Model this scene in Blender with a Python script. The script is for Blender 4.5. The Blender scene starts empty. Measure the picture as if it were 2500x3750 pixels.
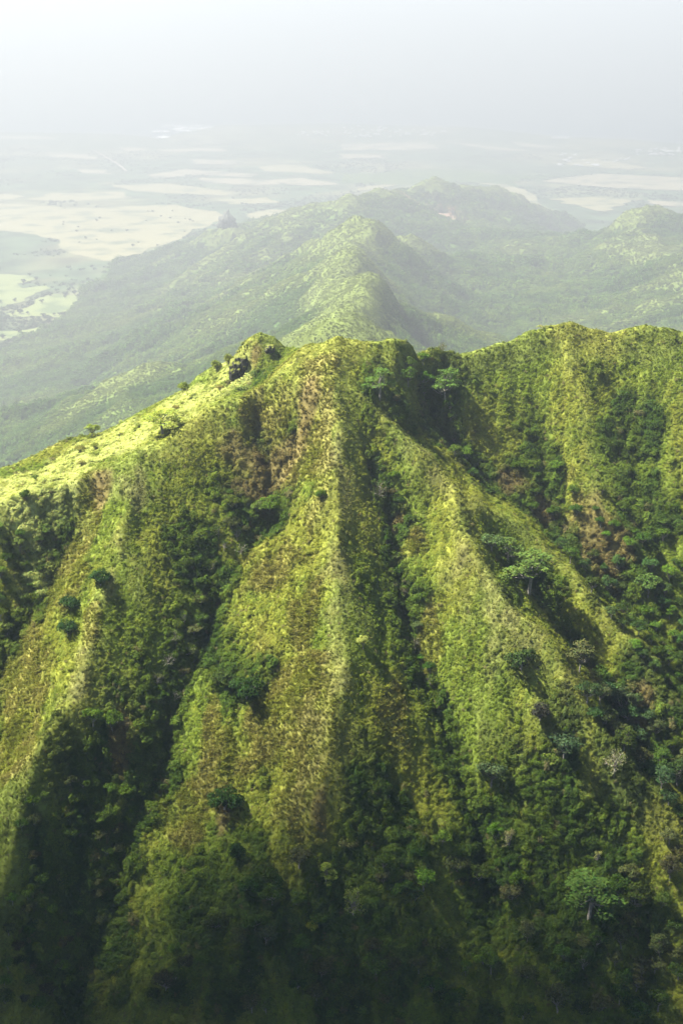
import bpy, math, random
import numpy as np
from mathutils import Vector
from mathutils.geometry import delaunay_2d_cdt

R = math.radians
scn = bpy.context.scene
COL = scn.collection
rng = np.random.default_rng(7)
random.seed(7)

# ------------------------------------------------------------------ camera
CAM_H, PITCH, FPX = 700.0, R(19.8), 5200.0          # metres above the sea, downward tilt, focal length in photo pixels
cam = bpy.data.cameras.new('camera')
cam.sensor_fit = 'VERTICAL'; cam.sensor_height = 36.0; cam.lens = 36.0 * FPX / 3750.0
cam.clip_start = 1.0; cam.clip_end = 300000.0
cam_ob = bpy.data.objects.new('camera', cam); COL.objects.link(cam_ob)
cam_ob.location = (0, 0, CAM_H); cam_ob.rotation_euler = (math.pi / 2 - PITCH, 0, 0)
scn.camera = cam_ob

# ------------------------------------------------------------------ sky, sun, exposure
SUN_EL = R(56); SUN_AZ = math.atan2(-0.96, 0.20)      # towards the sun: left and a little behind the ridge
TO_SUN = Vector((math.sin(SUN_AZ) * math.cos(SUN_EL), math.cos(SUN_AZ) * math.cos(SUN_EL), math.sin(SUN_EL)))
world = bpy.data.worlds.new('World'); scn.world = world; world.use_nodes = True
wn, wl = world.node_tree.nodes, world.node_tree.links
sky_t = wn.new('ShaderNodeTexSky'); sky_t.sky_type = 'NISHITA'; sky_t.sun_disc = False
sky_t.sun_elevation = SUN_EL; sky_t.sun_rotation = SUN_AZ; sky_t.altitude = 700
sky_t.dust_density = 3.0
wl.new(sky_t.outputs[0], wn['Background'].inputs['Color']); wn['Background'].inputs['Strength'].default_value = 0.056
sl = bpy.data.lights.new('sun', 'SUN'); sl.energy = 5.0; sl.angle = R(1.4); sl.color = (1.0, 0.96, 0.90)
sun = bpy.data.objects.new('sun', sl); COL.objects.link(sun)
sun.rotation_euler = TO_SUN.to_track_quat('Z', 'Y').to_euler(); sun.location = (-200, 100, 900)
scn.view_settings.view_transform = 'Standard'; scn.view_settings.look = 'None'
scn.view_settings.gamma = 1.0; scn.view_settings.use_curve_mapping = False
scn.view_settings.exposure = 2.52
scn.cycles.use_denoising = True
scn.cycles.max_bounces = 6; scn.cycles.diffuse_bounces = 2; scn.cycles.glossy_bounces = 1
scn.cycles.transmission_bounces = 2; scn.cycles.volume_bounces = 0; scn.cycles.transparent_max_bounces = 4
scn.cycles.use_adaptive_sampling = True; scn.cycles.adaptive_threshold = 0.012

# ------------------------------------------------------------------ helpers
CP, SP = math.cos(PITCH), math.sin(PITCH)
def ray(px, py):
    a, b = (px - 1250) / FPX, (1875 - py) / FPX
    return np.array((a, CP + b * SP, -SP + b * CP))
def at_y(px, py, Y):                                   # point seen at a photo pixel, Y metres out
    d = ray(px, py); t = Y / d[1]
    return (d[0] * t, Y, CAM_H + d[2] * t)
def at_z(px, py, Z):                                   # point seen at a photo pixel, at height Z
    d = ray(px, py); t = (Z - CAM_H) / d[2]
    return (d[0] * t, d[1] * t, Z)
PN = np.array((0, -math.sin(R(48)), math.cos(R(48)))); P0 = np.array((0, 450.0, 595.0))
RELIEF = .90
def on_slope(px, py, off):                             # on the mean mountainside, off metres out of it
    d = ray(px, py); o = np.array((0, 0, CAM_H))
    t = ((P0 + PN * off * RELIEF - o) @ PN) / (d @ PN)
    return tuple(o + d * t)
def project(p):                                        # world -> photo pixel, for choosing what needs plants
    x, y, z = p[..., 0], p[..., 1], p[..., 2] - CAM_H
    f = y * CP - z * SP; u = y * SP + z * CP
    f = np.where(f < 1, 1, f)
    return 1250 + FPX * x / f, 1875 - FPX * u / f, f

def hash2(ix, iy, seed):
    h = (ix.astype(np.int64) * 374761393 + iy.astype(np.int64) * 668265263 + seed * 974634777) & 0xffffffff
    h = ((h ^ (h >> 13)) * 1274126177) & 0xffffffff
    h = (h ^ (h >> 16)) & 0xffffffff
    return h
def perlin(x, y, seed=0):
    x = np.asarray(x, float); y = np.asarray(y, float)
    x0 = np.floor(x); y0 = np.floor(y); fx = x - x0; fy = y - y0
    u = fx * fx * fx * (fx * (fx * 6 - 15) + 10); v = fy * fy * fy * (fy * (fy * 6 - 15) + 10)
    def g(ix, iy, dx, dy):
        a = hash2(ix, iy, seed) * (2 * np.pi / 4294967296.0)
        return np.cos(a) * dx + np.sin(a) * dy
    a = g(x0, y0, fx, fy); b = g(x0 + 1, y0, fx - 1, fy); c = g(x0, y0 + 1, fx, fy - 1); d = g(x0 + 1, y0 + 1, fx - 1, fy - 1)
    return (a + (b - a) * u + (c + (d - c) * u - a - (b - a) * u) * v) * 1.5
def fbm(x, y, seed=0, oct=4, gain=.5):
    s = 0; a = 1.0
    for k in range(oct):
        s = s + a * perlin(x * 2 ** k, y * 2 ** k, seed + k * 17); a *= gain
    return s
def smooth(e0, e1, x):
    t = np.clip((x - e0) / (e1 - e0), 0, 1); return t * t * (3 - 2 * t)
def blur(a, n):
    n = max(1, int(n)); k = np.ones(2 * n + 1) / (2 * n + 1)
    for _ in range(2):
        for ax in (0, 1):
            p = np.pad(a, [(n, n) if i == ax else (0, 0) for i in (0, 1)], mode='edge')
            c = np.cumsum(np.insert(p, 0, 0, axis=ax), axis=ax)
            a = (np.take(c, range(2 * n + 1, c.shape[ax]), ax) - np.take(c, range(0, c.shape[ax] - 2 * n - 1), ax)) / (2 * n + 1)
    return a

class Field:                                           # a height field from ridge and valley lines
    def __init__(s, x0, x1, y0, y1, step):
        s.x0, s.y0, s.step = x0, y0, step
        s.xs = np.arange(x0, x1 + step * .5, step); s.ys = np.arange(y0, y1 + step * .5, step)
        s.X, s.Y = np.meshgrid(s.xs, s.ys); s.lines = []
    def line(s, pts): s.lines.append([tuple(map(float, p)) for p in pts])
    def warp(s, amp, scale, seed):                     # ridge lines wander a little
        fx = s.X + amp * fbm(s.X / scale, s.Y / scale, seed, 3); fy = s.Y + amp * fbm(s.X / scale, s.Y / scale, seed + 50, 3)
        s.Z = s.sample(s.Z, fx, fy)
    def solve(s):
        vs, es, zs = [], [], []
        seen = {}
        for L in s.lines:
            prev = None
            for p in L:
                k = (round(p[0], 1), round(p[1], 1))
                if k not in seen:
                    seen[k] = len(vs); vs.append(Vector((p[0], p[1]))); zs.append(p[2])
                i = seen[k]
                if prev is not None and prev != i: es.append((prev, i))
                prev = i
        ov, oe, of, o_v, o_e, o_f = delaunay_2d_cdt(vs, es, [], 0, 1e-3)
        src = np.array([(v.x, v.y) for v in vs]); zsrc = np.array(zs)
        zz = []
        for v, o in zip(ov, o_v):
            if o: zz.append(zsrc[o[0]])
            else:
                d = ((src - (v.x, v.y)) ** 2).sum(1); j = np.argsort(d)[:4]; w = 1 / (d[j] + 1)
                zz.append((zsrc[j] * w).sum() / w.sum())
        Z = np.full(s.X.shape, np.nan)
        for f in of:
            for k in range(1, len(f) - 1):
                a, b, c = f[0], f[k], f[k + 1]
                A, B, C = ov[a], ov[b], ov[c]
                i0 = max(0, int((min(A.x, B.x, C.x) - s.x0) / s.step)); i1 = min(len(s.xs) - 1, int((max(A.x, B.x, C.x) - s.x0) / s.step) + 1)
                j0 = max(0, int((min(A.y, B.y, C.y) - s.y0) / s.step)); j1 = min(len(s.ys) - 1, int((max(A.y, B.y, C.y) - s.y0) / s.step) + 1)
                if i1 < i0 or j1 < j0: continue
                den = (B.y - C.y) * (A.x - C.x) + (C.x - B.x) * (A.y - C.y)
                if abs(den) < 1e-9: continue
                X = s.X[j0:j1 + 1, i0:i1 + 1]; Y = s.Y[j0:j1 + 1, i0:i1 + 1]
                l1 = ((B.y - C.y) * (X - C.x) + (C.x - B.x) * (Y - C.y)) / den
                l2 = ((C.y - A.y) * (X - C.x) + (A.x - C.x) * (Y - C.y)) / den
                m = (l1 > -1e-6) & (l2 > -1e-6) & (l1 + l2 < 1 + 1e-6)
                zi = l1 * zz[a] + l2 * zz[b] + (1 - l1 - l2) * zz[c]
                sub = Z[j0:j1 + 1, i0:i1 + 1]; sub[m] = zi[m]
        for _ in range(400):                           # outside the hull: carry the rim outwards
            bad = np.isnan(Z)
            if not bad.any(): break
            for sh, ax in ((1, 0), (-1, 0), (1, 1), (-1, 1)):
                r = np.roll(Z, sh, ax); m = np.isnan(Z) & ~np.isnan(r); Z[m] = r[m]
        s.Z = np.nan_to_num(Z, nan=0.0)
    def finish(s):
        gy, gx = np.gradient(s.Z, s.step)
        n = np.stack((-gx, -gy, np.ones_like(gx)), -1); s.N = n / np.linalg.norm(n, axis=-1, keepdims=True)
    def sample(s, A, x, y):
        fx = np.clip((np.asarray(x) - s.x0) / s.step, 0, len(s.xs) - 1.001); fy = np.clip((np.asarray(y) - s.y0) / s.step, 0, len(s.ys) - 1.001)
        i = fx.astype(int); j = fy.astype(int); u = fx - i; v = fy - j
        if A.ndim == 3: u = u[..., None]; v = v[..., None]
        return A[j, i] * (1 - u) * (1 - v) + A[j, i + 1] * u * (1 - v) + A[j + 1, i] * (1 - u) * v + A[j + 1, i + 1] * u * v
    def mesh(s, name, mat, colour=None):
        h, w = s.Z.shape
        co = np.stack((s.X, s.Y, s.Z), -1).reshape(-1, 3)
        idx = np.arange(h * w).reshape(h, w)
        q = np.stack((idx[:-1, :-1], idx[:-1, 1:], idx[1:, 1:], idx[1:, :-1]), -1).reshape(-1, 4)
        return mesh_np(name, co, q, mat, colour, smooth_=True)

def mesh_data(name, co, faces, mat, colour=None, smooth_=False):
    me = bpy.data.meshes.new(name)
    co = np.ascontiguousarray(co, np.float32); f = np.ascontiguousarray(faces, np.int32); k = f.shape[1]
    me.vertices.add(len(co)); me.vertices.foreach_set('co', co.ravel())
    me.loops.add(f.size); me.loops.foreach_set('vertex_index', f.ravel())
    me.polygons.add(len(f)); me.polygons.foreach_set('loop_start', np.arange(0, f.size, k, dtype=np.int32))
    me.update(calc_edges=True)
    me.polygons.foreach_set('use_smooth', np.full(len(f), smooth_, bool))
    if colour is not None:
        a = me.attributes.new('col', 'FLOAT_COLOR', 'POINT')
        c = np.ones((len(co), 4), np.float32); c[:, :3] = np.asarray(colour).reshape(-1, 3); a.data.foreach_set('color', c.ravel())
    if mat: me.materials.append(mat)
    return me
def link(name, data, parent=None):
    o = bpy.data.objects.new(name, data); COL.objects.link(o)
    if parent: o.parent = parent
    return o
def mesh_np(name, co, faces, mat, colour=None, smooth_=False, parent=None):
    return link(name, mesh_data(name, co, faces, mat, colour, smooth_), parent)
def tag(o, label=None, cat=None, group=None, kind=None):
    for k, v in (('label', label), ('category', cat), ('group', group), ('kind', kind)):
        if v: o[k] = v
    return o

# ------------------------------------------------------------------ materials
def new_mat(name):
    m = bpy.data.materials.new(name); m.use_nodes = True
    n, l = m.node_tree.nodes, m.node_tree.links; n.clear()
    out = n.new('ShaderNodeOutputMaterial'); return m, n, l, out
def mat_leaf(name, base=None, trans=.35, instanced=True):
    """leaf: diffuse + translucent; colour from the plant it belongs to times a tint of the single leaf"""
    m, n, l, out = new_mat(name)
    tint = n.new('ShaderNodeAttribute'); tint.attribute_name = 'col'
    mul = n.new('ShaderNodeMix'); mul.data_type = 'RGBA'; mul.blend_type = 'MULTIPLY'; mul.inputs[0].default_value = 1
    if instanced:
        a = n.new('ShaderNodeAttribute'); a.attribute_name = 'tone'; a.attribute_type = 'INSTANCER'
        l.new(a.outputs['Color'], mul.inputs[6])
    else:
        oi = n.new('ShaderNodeObjectInfo')
        l.new(oi.outputs['Color'], mul.inputs[6])
    l.new(tint.outputs['Color'], mul.inputs[7])
    d = n.new('ShaderNodeBsdfDiffuse'); t = n.new('ShaderNodeBsdfTranslucent'); mx = n.new('ShaderNodeMixShader')
    tc = n.new('ShaderNodeMix'); tc.data_type = 'RGBA'; tc.blend_type = 'MULTIPLY'; tc.inputs[0].default_value = 1
    tc.inputs[7].default_value = (1.25, 1.25, .6, 1)
    l.new(mul.outputs[2], d.inputs[0]); l.new(mul.outputs[2], tc.inputs[6]); l.new(tc.outputs[2], t.inputs[0])
    mx.inputs[0].default_value = trans
    l.new(d.outputs[0], mx.inputs[1]); l.new(t.outputs[0], mx.inputs[2]); l.new(mx.outputs[0], out.inputs[0])
    return m
def mat_ground(name, noise_scale, bump, bump_dist, amount=.5):
    """vegetated ground: the plant or soil colour of the place, broken by noise"""
    m, n, l, out = new_mat(name)
    a = n.new('ShaderNodeAttribute'); a.attribute_name = 'col'
    tc = n.new('ShaderNodeTexCoord')
    no = n.new('ShaderNodeTexNoise'); no.inputs['Scale'].default_value = noise_scale; no.inputs['Detail'].default_value = 6
    l.new(tc.outputs['Object'], no.inputs['Vector'])
    mr = n.new('ShaderNodeMapRange'); mr.inputs[1].default_value = .3; mr.inputs[2].default_value = .7
    mr.inputs[3].default_value = 1 - amount; mr.inputs[4].default_value = 1 + amount
    l.new(no.outputs['Fac'], mr.inputs[0])
    mul = n.new('ShaderNodeVectorMath'); mul.operation = 'SCALE'
    l.new(a.outputs['Color'], mul.inputs[0]); l.new(mr.outputs[0], mul.inputs['Scale'])
    d = n.new('ShaderNodeBsdfDiffuse'); l.new(mul.outputs[0], d.inputs[0])
    b = n.new('ShaderNodeBump'); b.inputs['Strength'].default_value = bump; b.inputs['Distance'].default_value = bump_dist
    l.new(no.outputs['Fac'], b.inputs['Height']); l.new(b.outputs[0], d.inputs['Normal'])
    l.new(d.outputs[0], out.inputs[0]); return m
def mat_plain(name, c1, c2, scale, rough=.9, bump=.3, dist=.1, lo=.35, hi=.65):
    m, n, l, out = new_mat(name)
    tc = n.new('ShaderNodeTexCoord'); no = n.new('ShaderNodeTexNoise'); no.inputs['Scale'].default_value = scale; no.inputs['Detail'].default_value = 7
    l.new(tc.outputs['Object'], no.inputs['Vector'])
    cr = n.new('ShaderNodeValToRGB'); cr.color_ramp.elements[0].position = lo; cr.color_ramp.elements[1].position = hi
    cr.color_ramp.elements[0].color = (*c1, 1); cr.color_ramp.elements[1].color = (*c2, 1)
    l.new(no.outputs['Fac'], cr.inputs[0])
    p = n.new('ShaderNodeBsdfPrincipled'); p.inputs['Roughness'].default_value = rough; p.inputs['Specular IOR Level'].default_value = .2
    l.new(cr.outputs[0], p.inputs['Base Color'])
    b = n.new('ShaderNodeBump'); b.inputs['Strength'].default_value = bump; b.inputs['Distance'].default_value = dist
    l.new(no.outputs['Fac'], b.inputs['Height']); l.new(b.outputs[0], p.inputs['Normal'])
    l.new(p.outputs[0], out.inputs[0]); return m

M_PLANT = mat_leaf('plant_leaves', trans=.38)
M_TREE = mat_leaf('tree_leaves', trans=.35, instanced=False)
M_RIDGE = mat_ground('ridge_ground', .5, .6, .5)
M_HILL = mat_ground('hill_ground', .06, .8, 4.0, .45)
M_BARK = mat_plain('bark', (.13, .12, .095), (.27, .24, .19), 3)
M_ROCK = mat_plain('rock', (.018, .019, .015), (.05, .05, .04), .9, bump=.9, dist=.5)

# ------------------------------------------------------------------ the near mountain ridge
near = Field(-330, 330, 160, 780, 1.2)
S = lambda pts: [on_slope(*p) for p in pts]
crest_l = S([(-900, 2140, 4), (-300, 1950, 4), (0, 1841, 4), (231, 1785, 4), (359, 1722, 5), (510, 1658, 6), (622, 1618, 5), (701, 1554, 4), (797, 1490, 3), (901, 1443, 2),
             (988, 1400, 3), (1060, 1330, 3), (1116, 1275, 4), (1171, 1255, 5), (1235, 1240, 6)])
crest_r = S([(1235, 1240, 6), (1370, 1247, 4), (1449, 1235, 3), (1513, 1243, 0), (1585, 1275, -6), (1649, 1291, -9), (1728, 1283, -10), (1808, 1255, -10), (1943, 1204, -10),
             (2095, 1177, -9), (2190, 1200, -10), (2270, 1204, -10), (2366, 1186, -9), (2500, 1212, -10), (2900, 1240, -8), (3500, 1330, -8)])
near.line(crest_l); near.line(crest_r)
near.line(S([(1235, 1240, 6), (1225, 1345, 9), (1220, 1435, 11), (1235, 1594, 12), (1225, 1705, 12), (1236, 1977, 12.5), (1228, 2120, 12), (1243, 2231, 12), (1267, 2375, 11), (1275, 2487, 11),
             (1236, 2630, 11), (1204, 2741, 10), (1190, 2853, 9), (1165, 2950, 7), (1130, 3080, 4), (1100, 3300, 0), (1060, 3750, -2), (1040, 4400, -4)]))          # central rib
near.line(S([(1130, 3080, 4), (1000, 3120, 3), (880, 3180, 1), (720, 3330, -3), (600, 3450, -6), (480, 3750, -8)]))                                                         # its lower left spur
near.line(S([(930, 1500, -2), (940, 1640, -5), (985, 1780, -6), (1000, 1913, -6), (893, 2056, -5), (797, 2200, -5.5), (749, 2360, -6), (701, 2487, -6.5), (638, 2600, -7), (606, 2710, -7.5),
             (526, 2949, -9), (446, 3108, -10), (398, 3268, -11), (330, 3500, -13), (280, 3750, -13), (200, 4400, -13)]))                                            # gully left of it
near.line(S([(510, 1658, 6), (494, 1801, 7.5), (462, 1913, 8), (430, 2056, 8), (383, 2184, 8), (343, 2311, 8), (303, 2470, 8), (223, 2614, 8), (175, 2710, 8), (112, 2870, 7.5),
             (60, 3050, 6), (0, 3300, 5), (-60, 3750, 3), (-120, 4400, 2)]))                                                                                        # left rib
near.line(S([(340, 1860, 0), (239, 2040, -4), (160, 2184, -6), (80, 2311, -7), (0, 2470, -8), (-120, 2700, -9), (-250, 3100, -10), (-400, 3750, -10), (-500, 4400, -10)]))
near.line(S([(-300, 1950, 4), (-330, 2300, 8), (-450, 2800, 8), (-600, 3500, 6), (-700, 4400, 4)]))
near.line(S([(1330, 1580, 7), (1370, 1720, 4), (1435, 1913, 0), (1443, 2072, 0), (1483, 2264, -1), (1530, 2391, -2), (1562, 2519, -4), (1610, 2640, -6), (1650, 2760, -7), (1690, 2880, -8),
             (1738, 3010, -9), (1770, 3150, -10), (1790, 3350, -11), (1800, 3750, -11), (1810, 4400, -11)]))                                                         # gully right of the central rib
near.line(S([(1225, 1345, 9), (1330, 1467, 8), (1409, 1546, 7.5), (1465, 1618, 7), (1521, 1642, 7), (1569, 1666, 7), (1609, 1714, 6), (1657, 1790, 5), (1680, 1880, 5), (1712, 1980, 8),
             (1760, 2035, 8), (1800, 2107, 8.5), (1848, 2187, 8.5), (1904, 2267, 8.5), (1967, 2314, 8.5), (2015, 2362, 8.5), (2055, 2442, 8), (2079, 2506, 7.5), (2119, 2586, 7), (2167, 2649, 6),
             (2214, 2713, 5), (2294, 2830, 3), (2374, 2917, 1), (2445, 2950, 0), (2600, 3100, -3), (2800, 3400, -6)]))                                                 # right rib
near.line(S([(1657, 1790, 5), (1760, 1857, 0), (1888, 1916, -4), (2007, 2027, -5), (2071, 2091, -5), (2151, 2171, -6), (2230, 2235, -6), (2330, 2340, -6), (2420, 2480, -7), (2520, 2640, -8), (2750, 2900, -9)]))
near.line(S([(1790, 1950, -2), (1850, 2040, -5), (1930, 2160, -8), (2020, 2270, -8), (2110, 2380, -9), (2180, 2500, -9), (2260, 2630, -10), (2370, 2770, -11), (2500, 2880, -12), (2850, 3150, -14)]))
near.line(S([(1540, 1340, -9), (1594, 1530, -14), (1658, 1640, -16), (1753, 1750, -18), (1849, 1830, -19), (1960, 1910, -20), (2080, 2010, -21), (2180, 2110, -21), (2290, 2220, -21), (2391, 2340, -21), (2500, 2470, -21), (2900, 2800, -21)]))
near.line(S([(1880, 1250, -12), (1930, 1500, -17), (1990, 1700, -19), (2030, 1880, -20)]))
near.line(S([(2095, 1177, -9), (2110, 1450, -13), (2160, 1700, -15.5), (2230, 1950, -17.5), (2330, 2150, -18)]))
near.line(S([(2250, 1222, -12), (2290, 1500, -16), (2350, 1800, -18), (2420, 2050, -20)]))
near.line(S([(2366, 1186, -9), (2420, 1500, -13.5), (2500, 1850, -15.5), (2600, 2150, -17)]))
near.line(S([(1900, 2960, -6), (2000, 3200, -8), (2060, 3500, -9), (2100, 3900, -10)]))
near.line(S([(2300, 3080, -6), (2330, 3400, -12), (2380, 3900, -14)]))
near.line(S([(2560, 3300, -8), (2700, 3900, -10)]))
near.line(S([(1350, 3050, 1), (1440, 3300, -3), (1500, 3600, -6), (1520, 4200, -8)]))
near.line(S([(1250, 3200, -3), (1290, 3450, -6), (1330, 3900, -9)]))
for sp in ([(1236, 1977, 12.5), (1150, 2100, 10), (1050, 2250, 6)], [(1267, 2375, 11), (1140, 2540, 8.5), (1010, 2760, 3)], [(1190, 2853, 9), (1040, 2960, 5), (900, 3050, 0)], [(1225, 1705, 12), (1130, 1840, 8.5), (1080, 1960, 4)],
           [(1243, 2231, 12), (1330, 2360, 8.5), (1420, 2520, 4)], [(1236, 2630, 11), (1340, 2790, 7), (1440, 2960, 1)], [(1235, 1594, 12), (1310, 1760, 9)],
           [(430, 2056, 8), (340, 2150, 6), (240, 2330, 1)], [(303, 2470, 8), (200, 2570, 6), (80, 2740, 0)], [(383, 2184, 8), (470, 2310, 5), (570, 2450, -1)], [(303, 2470, 8), (400, 2610, 4), (490, 2760, -3)], [(462, 1913, 8), (560, 2030, 5), (680, 2160, 0)], [(622, 1618, 5), (700, 1780, 3), (760, 1950, 0)],
           [(1712, 1980, 8), (1630, 2130, 6.5), (1580, 2290, 2)], [(1904, 2267, 8.5), (1820, 2430, 7.5), (1760, 2640, 3)], [(2079, 2506, 7.5), (1990, 2680, 5), (1930, 2850, -1)], [(1848, 2187, 8.5), (1740, 2300, 7), (1660, 2470, 2)]):
    near.line(S(sp))
# shoulder behind the left crest and the knob on the crest
sh = [at_y(845, 1318, 486), at_y(781, 1345, 488), at_y(662, 1430, 490), at_y(558, 1478, 490), at_y(446, 1536, 488), at_y(359, 1588, 486), at_y(239, 1612, 482), at_y(80, 1692, 475), at_y(0, 1720, 470), at_y(-400, 1880, 460), at_y(-1000, 2080, 455)]
near.line(sh)
near.line([at_y(846, 1392, 475), at_y(862, 1305, 474), at_y(900, 1242, 473), at_y(950, 1210, 472), at_y(1005, 1230, 472), at_y(1062, 1280, 471)])
near.line([at_y(836, 1396, 470), at_y(895, 1415, 464), at_y(985, 1370, 464)])
near.line([at_y(872, 1290, 482), at_y(950, 1226, 484), at_y(1055, 1290, 484)])
# the far side: steep drop behind crest and shoulder
def back(pts, dy, dz, fx=1.0): return [(p[0] * fx, p[1] + dy, p[2] - dz) for p in pts]
near.line(back(sh[::2], 45, 48)); near.line(back(sh[::2], 190, 200, 1.1)); near.line(back(sh[::3], 330, 380, 1.2))
cr = crest_r[1::2]
near.line(back(cr, 14, 9)); near.line(back(cr, 60, 52)); near.line(back(cr, 180, 175, 1.1)); near.line(back(cr, 320, 380, 1.2))
near.line([(-20, 520, 560), (-10, 620, 500), (0, 800, 350)])
for y, z in ((100, 330), (200, 372)): near.line([(x, y, z) for x in (-400, -200, 0, 200, 400)])
near.solve(); near.warp(1.7, 18, 61)
Z0 = near.Z.copy(); Z0[1:-1, 1:-1] = (Z0[1:-1, 1:-1] * 2 + Z0[:-2, 1:-1] + Z0[2:, 1:-1] + Z0[1:-1, :-2] + Z0[1:-1, 2:]) / 6
wx, wy = near.X, near.Y
den = fbm(wx / 45, wy / 90, 3, 3)
face = smooth(800, 300, near.Z) * 0 + 1
Zn = Z0 + 1.3 * fbm(wx / 22, wy / 30, 11, 4) - 1.5 * np.abs(fbm(wx / 13 + .8 * den, wy / 55, 21, 3)) + .7 - .7 * np.abs(fbm(wx / 6 + .6 * den, wy / 26, 27, 3)) + .3 + .5 * fbm(wx / 5.5, wy / 5.5, 31, 3)
def to_line(pts):                                      # distance of every grid point to a line on the ground
    d = np.full(wx.shape, 1e9)
    for (ax, ay, _), (bx, by, _) in zip(pts, pts[1:]):
        L2 = (bx - ax) ** 2 + (by - ay) ** 2 + 1e-9; t = np.clip(((wx - ax) * (bx - ax) + (wy - ay) * (by - ay)) / L2, 0, 1)
        d = np.minimum(d, np.hypot(wx - ax - t * (bx - ax), wy - ay - t * (by - ay)))
    return d + 1.3 * fbm(wx / 9, wy / 9, 131, 3)
LN = near.lines
find = lambda p: next(L for L in LN if len(L) > 5 and abs(L[2][0] - p[0]) < .3 and abs(L[2][1] - p[1]) < .3)
for p_, dep_, wd_ in (((1435, 1913, 0), 2.6, 2.2), ((985, 1780, -6), 1.0, 2.0), ((1930, 2160, -8), 2.0, 2.5), ((1658, 1640, -16), 2.0, 2.5)):   # streams have cut narrow notches
    Zn = Zn - dep_ * np.exp(-(to_line(find(on_slope(*p_))) / wd_) ** 2)
for p_ in ((1220, 1435, 11), (462, 1913, 8), (1409, 1546, 7.5)):                                                                            # knife edges along the ribs
    k_ = 1.2 * np.exp(-(np.abs(to_line(find(on_slope(*p_)))) / 3.2)); Zn = Zn + k_; Z0 = Z0 + k_
conv0 = Z0 - blur(near.Z, 9)
keep = smooth(.3, 2.5, conv0)                          # crests keep their line
near.Z = Zn * (1 - .6 * keep) + (Z0 + .35 * fbm(wx / 6, wy / 6, 5, 3)) * (.6 * keep)
near.finish()
near.conv = near.Z - blur(near.Z, 8)                   # + on crests, - in gullies (metres)
near.conv2 = near.Z - blur(near.Z, 3)

def patch(list_, x, y, field, seed, soft=.55):
    """irregular patches round places on the ground: (photo x, photo y, metres across, metres up-slope)"""
    w = np.zeros_like(np.asarray(x, float))
    nz = fbm(x / 9, y / 9, seed, 4) * .55
    for (px, py, rx, ry) in list_:
        c = hit(field, px, py)
        d = np.sqrt(((x - c[0]) / rx) ** 2 + ((y - c[1]) / ry) ** 2)
        w = np.maximum(w, smooth(1 + soft * .5, 1 - soft * .5, d + nz))
    return w
def hit(field, px, py, y0=None, y1=None):
    d = ray(px, py)
    ys = np.arange(field.ys[0] if y0 is None else y0, field.ys[-1] if y1 is None else y1, field.step * .5)
    t = ys / d[1]; z = CAM_H + d[2] * t; g = field.sample(field.Z, d[0] * t, ys)
    k = np.nonzero(z <= g)[0]; i = k[0] if len(k) else len(ys) - 1
    return np.array((d[0] * t[i], ys[i], g[i]))

BROWN = [(930, 1300, 2.2, 2.2), (930, 1690, 9, 6), (900, 1790, 8, 4), (1010, 1760, 8, 5), (1130, 1480, 3, 5), (2180, 1900, 7, 6), (2230, 2000, 6, 6), (1990, 1880, 4, 3), (1870, 1770, 5, 2.5), (1455, 1925, 2.5, 2), (1170, 2990, 3, 3), (370, 1800, 3, 4), (440, 2730, 3, 5), (2350, 2560, 4, 4), (820, 2960, 2, 5)]
GRASS = [(1130, 1560, 8, 12), (1170, 1700, 4, 10), (1030, 1560, 6, 6), (940, 1520, 5, 5), (330, 1880, 5, 6), (240, 2120, 6, 10), (90, 2500, 8, 12), (60, 2760, 8, 10), (340, 2280, 3, 4), (980, 2100, 6, 5), (1120, 2250, 5, 6), (1000, 2640, 9, 9),
         (1120, 2800, 7, 10), (830, 2830, 6, 8), (700, 2980, 6, 6), (1150, 2600, 6, 12), (1450, 2620, 4, 6), (1580, 2350, 3, 6), (1500, 2000, 5, 3), (700, 3060, 5, 5), (780, 2640, 3, 6)]
DRY = [(1235, 1720, 3, 10), (1225, 2080, 4, 9), (1230, 2480, 4, 10), (1180, 2700, 3, 6), (1800, 2230, 6, 7), (1560, 1710, 5, 5), (1830, 2300, 6, 6), (500, 1760, 3, 6), (1700, 2050, 4, 4), (2080, 2440, 3, 6), (420, 2080, 2.5, 8), (300, 2480, 2.5, 6), (1900, 2330, 5, 5)]
SHRUB = [(150, 1940, 9, 9), (870, 1850, 8, 6), (700, 2050, 8, 8), (830, 2500, 8, 6), (500, 2650, 8, 9), (950, 2500, 4, 4), (330, 3000, 12, 14), (1500, 2350, 5, 8), (1640, 1400, 6, 12), (1950, 1750, 8, 9), (2350, 1900, 12, 10), (2250, 2150, 12, 8),
         (2400, 2500, 10, 12), (2050, 2700, 8, 8), (2300, 2800, 10, 8), (1450, 1500, 6, 5), (1380, 1400, 5, 6), (2000, 2150, 6, 4), (800, 3400, 16, 14), (1400, 3100, 14, 10), (2000, 3200, 20, 16), (1300, 3500, 25, 12), (300, 3400, 14, 20), (2300, 1600, 10, 8)]
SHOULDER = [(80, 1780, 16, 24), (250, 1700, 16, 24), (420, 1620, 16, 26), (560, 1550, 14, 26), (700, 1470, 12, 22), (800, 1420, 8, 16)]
C_FERN, C_FERN2 = np.array((.112, .155, .018)), np.array((.168, .184, .024))
C_GRASS, C_GRASS2 = np.array((.198, .186, .044)), np.array((.165, .178, .026))
C_SHRUB, C_SHRUB2 = np.array((.042, .072, .011)), np.array((.078, .112, .014))
C_DRY, C_BROWN = np.array((.158, .148, .055)), np.array((.145, .102, .042))
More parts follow.
